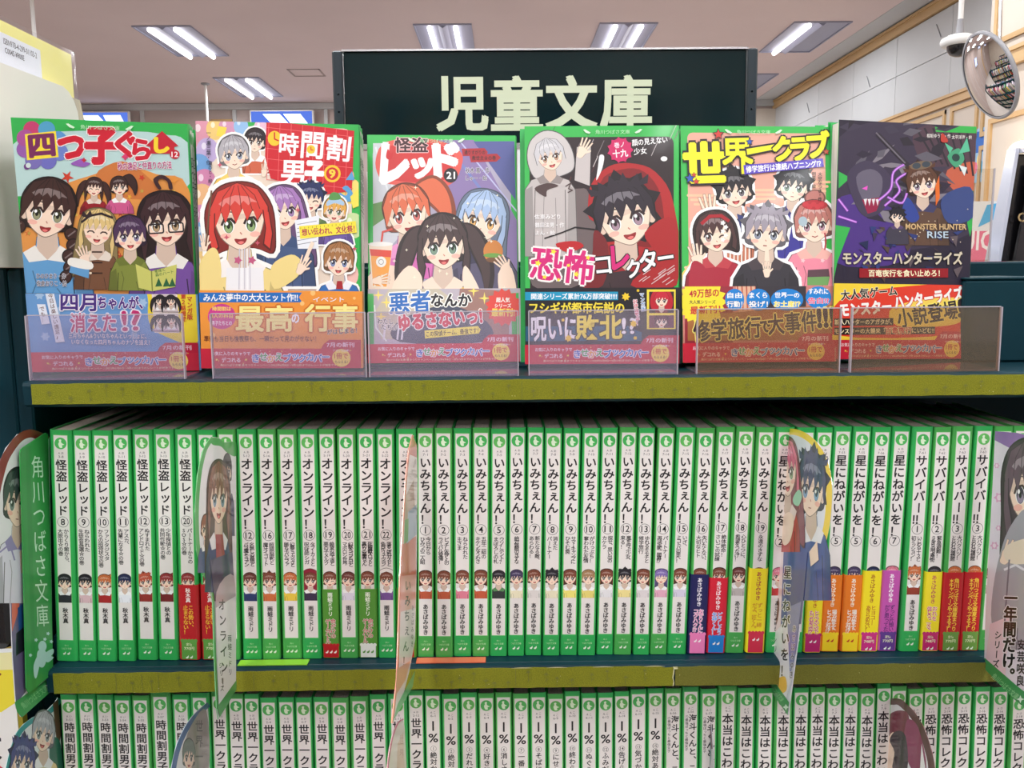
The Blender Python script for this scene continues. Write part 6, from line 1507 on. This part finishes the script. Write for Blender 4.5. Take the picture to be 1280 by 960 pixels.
def dE(p):
    p.poly(OE, (232, 224, 236)); p.poly([(1243, 550), (1244, 539), (1270, 541), (1300, 548), (1330, 566), (1330, 580), (1290, 556), (1262, 560)], (150, 110, 180))
    for x, y, r in ((1249, 622, 9), (1248, 660, 5), (1246, 582, 5), (1243, 682, 7)): p.poly(star(x, y, r * .8, r * .5, 6), (226, 170, 206)); p.poly(ell(x, y, r * .3, r * .4), (246, 226, 240))
    fig(p, 1287, 612, 29, (92, 70, 84), (170, 166, 176), 'long', (110, 90, 130), -4, 'line', sx=.95, sy=1.5, collar=(226, 224, 230), body_len=4.6, body_w=.9)
    p.smooth([(1244, 720), (1262, 660), (1290, 640), (1290, 760), (1260, 790), (1240, 780)], (166, 164, 174)); p.line([(1256, 712), (1270, 706), (1280, 712)], 3, (230, 228, 236)); hand(p, 1262, 690, 11, 30); p.smooth([(1258, 682), (1300, 672), (1302, 700), (1262, 704)], (238, 222, 200))
    p.poly([(1238, 780), (1262, 770), (1256, 860), (1231, 836)], (236, 206, 216)); p.line([(1262, 700), (1256, 780)], 2, (120, 116, 130))
    p.vt('一年間だけ。', 1264, 748, 19.5, 20, (24, 20, 24), .04, a=2, wx=.85, out=(240, 236, 242), ow=.09); p.vt('シリーズ', 1248, 794, 12, 11, (30, 26, 30), .018, a=5, wx=.85); p.vt('安芸咲良', 1277, 806, 15, 14, (30, 26, 30), .02, a=2, wx=.75)
    p.poly([(1231, 822), (1230, 835), (1268, 874), (1330, 925), (1340, 912), (1270, 856)], (62, 150, 84)); p.h('角川つばさ文庫', 1257, 858, 42, 8, (160, 220, 160), 0, 42); p.poly(star(1276, 874, 5, 2, 4), (226, 246, 230))
card('lilac divider card with dark-haired girl in grey coat at the right edge', .3440, .608, -1, OE, dE, rim=(210, 205, 215))
# cards of the bottom shelf
def low(P, xi, bottom): return P
OF = [(7, 962), (12, 940), (20, 917), (30, 905), (41, 897), (59, 888), (69, 878), (72.5, 872), (76, 920), (79, 980), (86, 1150), (40, 1190), (36, 1060), (10, 1030)]
def dF(p):
    p.poly(OF, (226, 232, 232)); p.rim(crom(OF[:8], 3, False), 6, (40, 150, 150), (60, 960)); p.poly([(66, 880), (72.5, 873), (76, 920), (72, 940)], (110, 80, 60)); p.smooth([(62, 930), (74, 925), (79, 960), (80, 1010), (66, 1000)], (50, 110, 90))
    fig(p, 54, 918, 14, (178, 180, 186), (236, 214, 150), 'short', (110, 120, 120), 10, 'open', sx=.9, sy=1.5, body_len=4)
    fig(p, 28, 954, 15, (70, 74, 130), (90, 120, 160), 'spiky', (70, 80, 110), 6, 'open', sx=.9, sy=1.5, body_len=5)
card('divider card with teal rim, silver and blue drawn hair, left end of the bottom shelf', -.3310, .606, 1, OF, dF, rim=(180, 200, 200))
OG2 = [(259.5, 878), (250, 886), (240, 896), (231, 909), (221, 931), (214, 962), (212, 1010), (220, 1060), (234, 1080), (240, 1200), (262, 1170), (264, 1060), (262, 960), (261, 900)]
def dG2(p):
    p.poly(OG2, (226, 228, 232)); p.rim(crom(OG2[:7], 3, False), 6, (40, 90, 150), (250, 960))
    p.smooth([(240, 905), (258, 888), (261, 960), (240, 960), (232, 930)], (150, 144, 140)); p.vt('世界一', 249, 908, 19, 16, (80, 76, 80), .02, wx=.6); fig(p, 236, 946, 10, (90, 110, 100), (110, 130, 130), 'short', sx=.7, sy=1.6, detail=1, body_len=5)  # grey patch paints the reflection of a neighbouring book
card('divider card with dark blue rim between the timetable and club spines', -.2185, .607, 1, OG2, dG2, rim=(190, 200, 210))
OH = [(504, 898), (497, 903), (491, 918), (487, 937), (484, 962), (483, 1010), (488, 1050), (492, 1150), (505, 1130), (509, 1040), (508.5, 960), (506, 910)]
def dH(p):
    p.poly(OH, (232, 222, 206)); p.rim(crom(OH[:6], 3, False), 1.8, (206, 60, 110), (500, 960)); p.poly([(497, 930), (504, 915), (506, 962), (496, 962)], (226, 196, 160)); p.vt('世界', 502, 925, 17, 13, (190, 150, 120), .012, wx=.4)
card('narrow divider card with pink rim below the nearly edge-on one', -.0745, .607, 1, OH, dH, rim=(232, 190, 200))
OI = [(875, 864), (879, 871), (883, 879), (888, 902), (891, 936), (892, 970), (892, 1060), (884, 1150), (872, 1120), (873, 1000), (874, 930), (874.5, 880)]
def dI(p):
    p.poly(OI, (200, 198, 202)); p.rim(crom(OI[:5], 3, False), 4, (96, 70, 80), (878, 960)); p.smooth([(876, 900), (884, 890), (889, 940), (886, 962), (876, 962)], (110, 140, 140)); p.vt('本当は', 883, 902, 18, 14, (120, 116, 120), .014, wx=.4)
card('slim grey divider card with dark rim between the two-column and scary spines', .1502, .607, -1, OI, dI, rim=(170, 170, 176))
OJ = [(1096.5, 862), (1102, 869), (1113, 873), (1126, 874), (1142, 889), (1155, 910), (1164, 937), (1168.5, 962), (1170, 1020), (1160, 1070), (1146, 1100), (1140, 1210), (1088, 1150), (1090, 1050), (1094, 960), (1096, 880)]
def dJ(p):
    p.poly(OJ, (222, 222, 226)); p.rim(crom(OJ[:9], 3, False), 8, (86, 44, 40), (1120, 960))
    p.smooth([(1104, 910), (1112, 893), (1126, 888), (1136, 895), (1138, 930), (1130, 962), (1104, 962), (1098, 930)], (120, 40, 62)); p.smooth([(1134, 900), (1148, 910), (1158, 960), (1140, 962), (1130, 930)], (140, 50, 90)); p.smooth([(1106, 934), (1116, 915), (1124, 930), (1120, 962), (1106, 962)], SK); p.smooth([(1112, 925), (1120, 914), (1132, 920), (1134, 962), (1116, 962), (1118, 940)], (60, 48, 56)); p.poly([(1152, 930), (1157, 962), (1150, 962)], (240, 240, 240))
card('dark red rimmed divider card with maroon hood drawing on the bottom shelf', .2835, .607, -1, OJ, dJ, rim=(150, 110, 110))

# ------------------------------------------------------------------ things standing on the neighbouring bookcase, top left
def perp(X, Y, Z, side=1, tilt=0): return Matrix.Rotation(R(side * 90), 3, 'Z')
t = thing('shrink_wrapped_book', 'yellow board with pale blue printed label in shrink wrap, upper left corner', 'book', (-.361, .55, 1.4538), Matrix.Rotation(R(90), 3, 'Z'))
bx('book_block', mat('yellow_board', (250, 240, 140), .5), 0, .222, .0004, .014, .0, .177, t, .001)
p = Print(step=2e-5)
p.rect(-.03 + .03, 0, .222, .177, (252, 244, 140)); p.rect(.0, .10, .171, .1685, (236, 240, 252))
p.h('ISBN978-4-299-01103-2', .142, .1630, .046, .0042, (60, 60, 74), .012, sy=1); p.h('C0045 ¥900E', .133, .1568, .026, .0040, (60, 60, 74), .012, sy=1); p.h('定価990円', .126, .1430, .014, .0020, (80, 80, 90), .008, sy=1)
p.build('label_print', M['print'], t)
fl = MB(); rs = random.Random(6); nx, nz = 26, 16
vs = [(-.001 + .225 * i / nx, -.0018 - .0011 * abs(math.sin(i * 1.7 + j * 2.3 + math.sin(j * 1.9) * 2)) - rs.uniform(0, .0004), .179 * j / nz) for j in range(nz + 1) for i in range(nx + 1)]
fl.add(vs, [(j * (nx + 1) + i, j * (nx + 1) + i + 1, (j + 1) * (nx + 1) + i + 1, (j + 1) * (nx + 1) + i) for j in range(nz) for i in range(nx)], True)
fl.build('shrink_film', M['film'], t)
t = thing('white_card_box', 'off-white round-cornered card stand in front of the yellow board, upper left', 'box', (-.3495, .54, 1.4538), Matrix.Rotation(R(90), 3, 'Z'))
prof = [(0, 0), (.2135, 0), (.2135, .118), (.212, .127), (.207, .135), (.199, .1405), (.19, .143), (0, .140)]
n = len(prof); m_ = MB().add([(a, 0, b) for a, b in prof] + [(a, .009, b) for a, b in prof], [tuple(range(n)), tuple(range(2 * n - 1, n - 1, -1))] + [(i, n + i, n + (i + 1) % n, (i + 1) % n) for i in range(n)])
m_.build('front_card', M['card'], t)
MB().add([(.209, .0095, 0), (.290, .0095, 0), (.238, .0095, .141), (.20, .0095, .141), (.209, .0105, 0), (.290, .0105, 0), (.238, .0105, .141), (.20, .0105, .141)], [(0, 1, 2, 3), (7, 6, 5, 4), (1, 5, 6, 2), (3, 2, 6, 7), (0, 3, 7, 4)]).build('rear_card', M['beige'], t)

# magazines on the lower left, in the next bookcase
t = thing('magazine', 'white magazine with yellow top and red brush strokes, lower left corner', 'magazine', (-.3675, .602, .9455), Matrix.Rotation(R(4), 3, 'Z'))
m_ = MB(); m_.box(-.13, .013, 0, .007, 0, .2350); m_.build('cover', M['white'], t)
MB().box(.0131, .0165, .0002, .0072, .0005, .2345).build('spine_edge', mat('mustard_edge', (150, 134, 30), .6), t)
p = Print(step=2e-5); p.rect(-.13, 0, .013, .235, (238, 234, 230)); p.poly([(-.13, .19), (-.02, .195), (.002, .190), (.013, .197), (.013, .235), (-.13, .235)], (238, 220, 60))
p.rect(-.13, .222, .013, .235, (236, 230, 170)); p.line([(-.02, .214), (.004, .219), (-.006, .210)], .0014, (140, 60, 40)); p.h('女', -.012, .165, .024, .022, (40, 36, 40), .02, sy=1)
for a in ([(-.03, .150), (-.004, .146), (.008, .136)], [(-.02, .138), (.004, .130)], [(-.012, .146), (-.004, .118), (.008, .108)], [(-.03, .112), (.006, .116)]): p.line(a, .007, (214, 30, 50))
p.rect(-.03, .086, .0, .093, (190, 40, 120)); p.rect(-.03, .06, .004, .082, (200, 50, 130))
o = p.build('cover_print', M['print'], t)
t = thing('dark_box', 'black box with gold line in the next bookcase, left edge', 'box', (-.405, .63, 1.1355), None)
m_ = MB(); m_.box(-.06, .049, -.02, .025, .0002, .118, .006); m_.build('box_body', M['black'], t)
p = Print(step=2e-5); p.line([(-.05, .030), (.01, .040), (.028, .046)], .0022, (150, 130, 60)); o = p.build('gold_line', M['print'], t); o.location = (.02, -.0202, 0)

# ------------------------------------------------------------------ things on top of the bookcase at the right
def at(Y, px, py):
    d = CAM_ROT @ Vector(((px - 640) / FPX, (480 - py) / FPX, -1)); return CAM_POS + d * (Y / d.y)
TOPZ = 1.4524
t = thing('acrylic_stand', 'clear acrylic sheet stand right of the violet cover', 'stand', (.428, .80, TOPZ), Matrix.Rotation(R(-8), 3, 'Z'))
MB().box(-.030, .011, 0, .0015, 0, .082).build('clear_sheet', M['pane'], t); MB().box(-.030, .011, .0016, .03, 0, .0015).build('foot', M['pane'], t); MB().box(.0105, .0118, -.0003, .0018, 0, .082).build('edge', M['edge'], t)
t = thing('far_poster', 'red, pink and blue poster board seen behind the acrylic stand', 'poster', (.61, .955, 1.08), Matrix.Rotation(R(-6), 3, 'Z'))
# stands on the floor side of the next aisle display
t.location = (.642, 1.22, 0)
MB().box(-.05, .05, 0, .004, 0, 1.535).build('board', M['white'], t)
p = Print(step=3e-5); p.rect(-.05, 1.2, .05, 1.535, (226, 226, 230)); p.rect(-.05, 1.475, -.01, 1.53, (90, 180, 220)); p.rect(-.02, 1.45, .05, 1.495, (226, 110, 140)); p.h('JUIC', .006, 1.478, .05, .034, (246, 236, 240), .02, sy=1); p.rect(-.02, 1.42, .05, 1.452, (190, 40, 50)); p.rect(-.05, 1.40, -.02, 1.47, (226, 200, 190))
p.poly([(.01, 1.50), (.04, 1.515), (.05, 1.50), (.05, 1.535), (.02, 1.53)], (80, 170, 220))
p.build('print', M['print_matte'], t)
t = thing('boxed_set', 'black boxed set in glossy clear sleeve at the right edge', 'box', (.474, .84, TOPZ))
K_ = .145
def slant(x0, x1, y0, y1, z0, z1, k=K_): return MB().add([(x0 + k * z0, y0, z0), (x1 + k * z0, y0, z0), (x1 + k * z0, y1, z0), (x0 + k * z0, y1, z0), (x0 + k * z1, y0 + .008, z1), (x1 + k * z1, y0 + .008, z1), (x1 + k * z1, y1, z1), (x0 + k * z1, y1, z1)],
                  [(0, 3, 2, 1), (4, 5, 6, 7), (0, 1, 5, 4), (1, 2, 6, 5), (2, 3, 7, 6), (3, 0, 4, 7)])
slant(0, .12, 0, .022, 0, .1).build('box_body', M['black'], t)
slant(-.0045, -.0012, -.001, .022, 0, .106).build('side_sleeve', mat('pale_grey_sleeve', (196, 198, 214), .2, 0, 1.0), t)
slant(-.0008, .12, .0, .022, .101, .106).build('top_sleeve', mat('clear_sleeve_top', (180, 180, 190), .15, 0, 1.0), t)
pl = slant(.008, .11, -.008, -.003, 0, .092).build('name_plate', mat('black_plate', (30, 27, 30), .25, 0, .5), t)
p = Print(step=3e-5); p.h('OSS', .020, .041, .020, .0085, (170, 140, 96), .02, sy=1); p.h('17A', .026, .029, .018, .0085, (170, 140, 96), .02, sy=1)
o = p.build('gold_letters', M['print'], pl); o.location = (0, -.0082, 0); o.rotation_euler = (-.087, 0, 0)

# ------------------------------------------------------------------ bookcases behind the photographer, seen in the mirror and the sign's gloss
def far_case(x, y, label, seed, W=.9, rz=0, H=2.0):
    t = thing('bookcase', label, 'bookcase', (x, y, 0), Matrix.Rotation(R(rz), 3, 'Z'), 'bookcases of the other aisles')
    MB().box(-W, W, -.02, .0, 0, H).build('back_panel', M['teal'], t)
    for q in (-1, 1): MB().box(min(q * W, q * (W - .02)), max(q * W, q * (W - .02)), 0, .22, 0, H).build('side_panel', M['teal'], t)
    rs = random.Random(seed); zs = [z for z in (.1, .42, .74, 1.06, 1.4, 1.72) if z < H - .2]
    for z in zs: MB().box(-W + .02, W - .02, 0, .22, z - .02, z).build('shelf_board', M['teal'], t)
    p = MB(); c = []
    for z in zs:
        xx = -W + .03
        while xx < W - .06:
            w_ = rs.uniform(.012, .03) * (1.6 if W > 1 else 1); h_ = rs.uniform(.17, .26); d_ = rs.uniform(.13, .17)
            p.box(xx, xx + w_ * .95, .01, d_, z, z + h_)
            cc = rs.choice(((220, 214, 208), (200, 190, 186), (170, 60, 60), (60, 90, 140), (60, 130, 90), (226, 200, 90), (40, 40, 50), (190, 140, 160), (230, 226, 220), (206, 200, 214)))
            c += [rgb(*cc)] * 8; xx += w_
    o = p.build('book_rows', M['print_matte'], t); o['kind'] = 'stuff'
    a_ = o.data.attributes.new('ink', 'FLOAT_COLOR', 'POINT'); a_.data.foreach_set('color', np.array(c, np.float32).ravel())
for i, x in enumerate((-1.9, 0, 1.9)):  # out of direct view, added to block low frontal light and darken reflections
    far_case(x, -1.25, 'tall dark bookcase across the aisle behind the viewer, ' + ('left one', 'middle one', 'right one')[i], i, .9, 180 - 180)
for i, x in enumerate((-3.6, -2.1, -.6, .9)):
    for j, q in enumerate((90, -90)):
        far_case(x + (.02 if q == -90 else -.02), 4.4, 'long low bookcase beyond the first, its books facing %s, %s aisle in the mirror' % (('left', 'right')[j], ORD[i]), 10 + i * 2 + j, 2.4, q, 1.36)
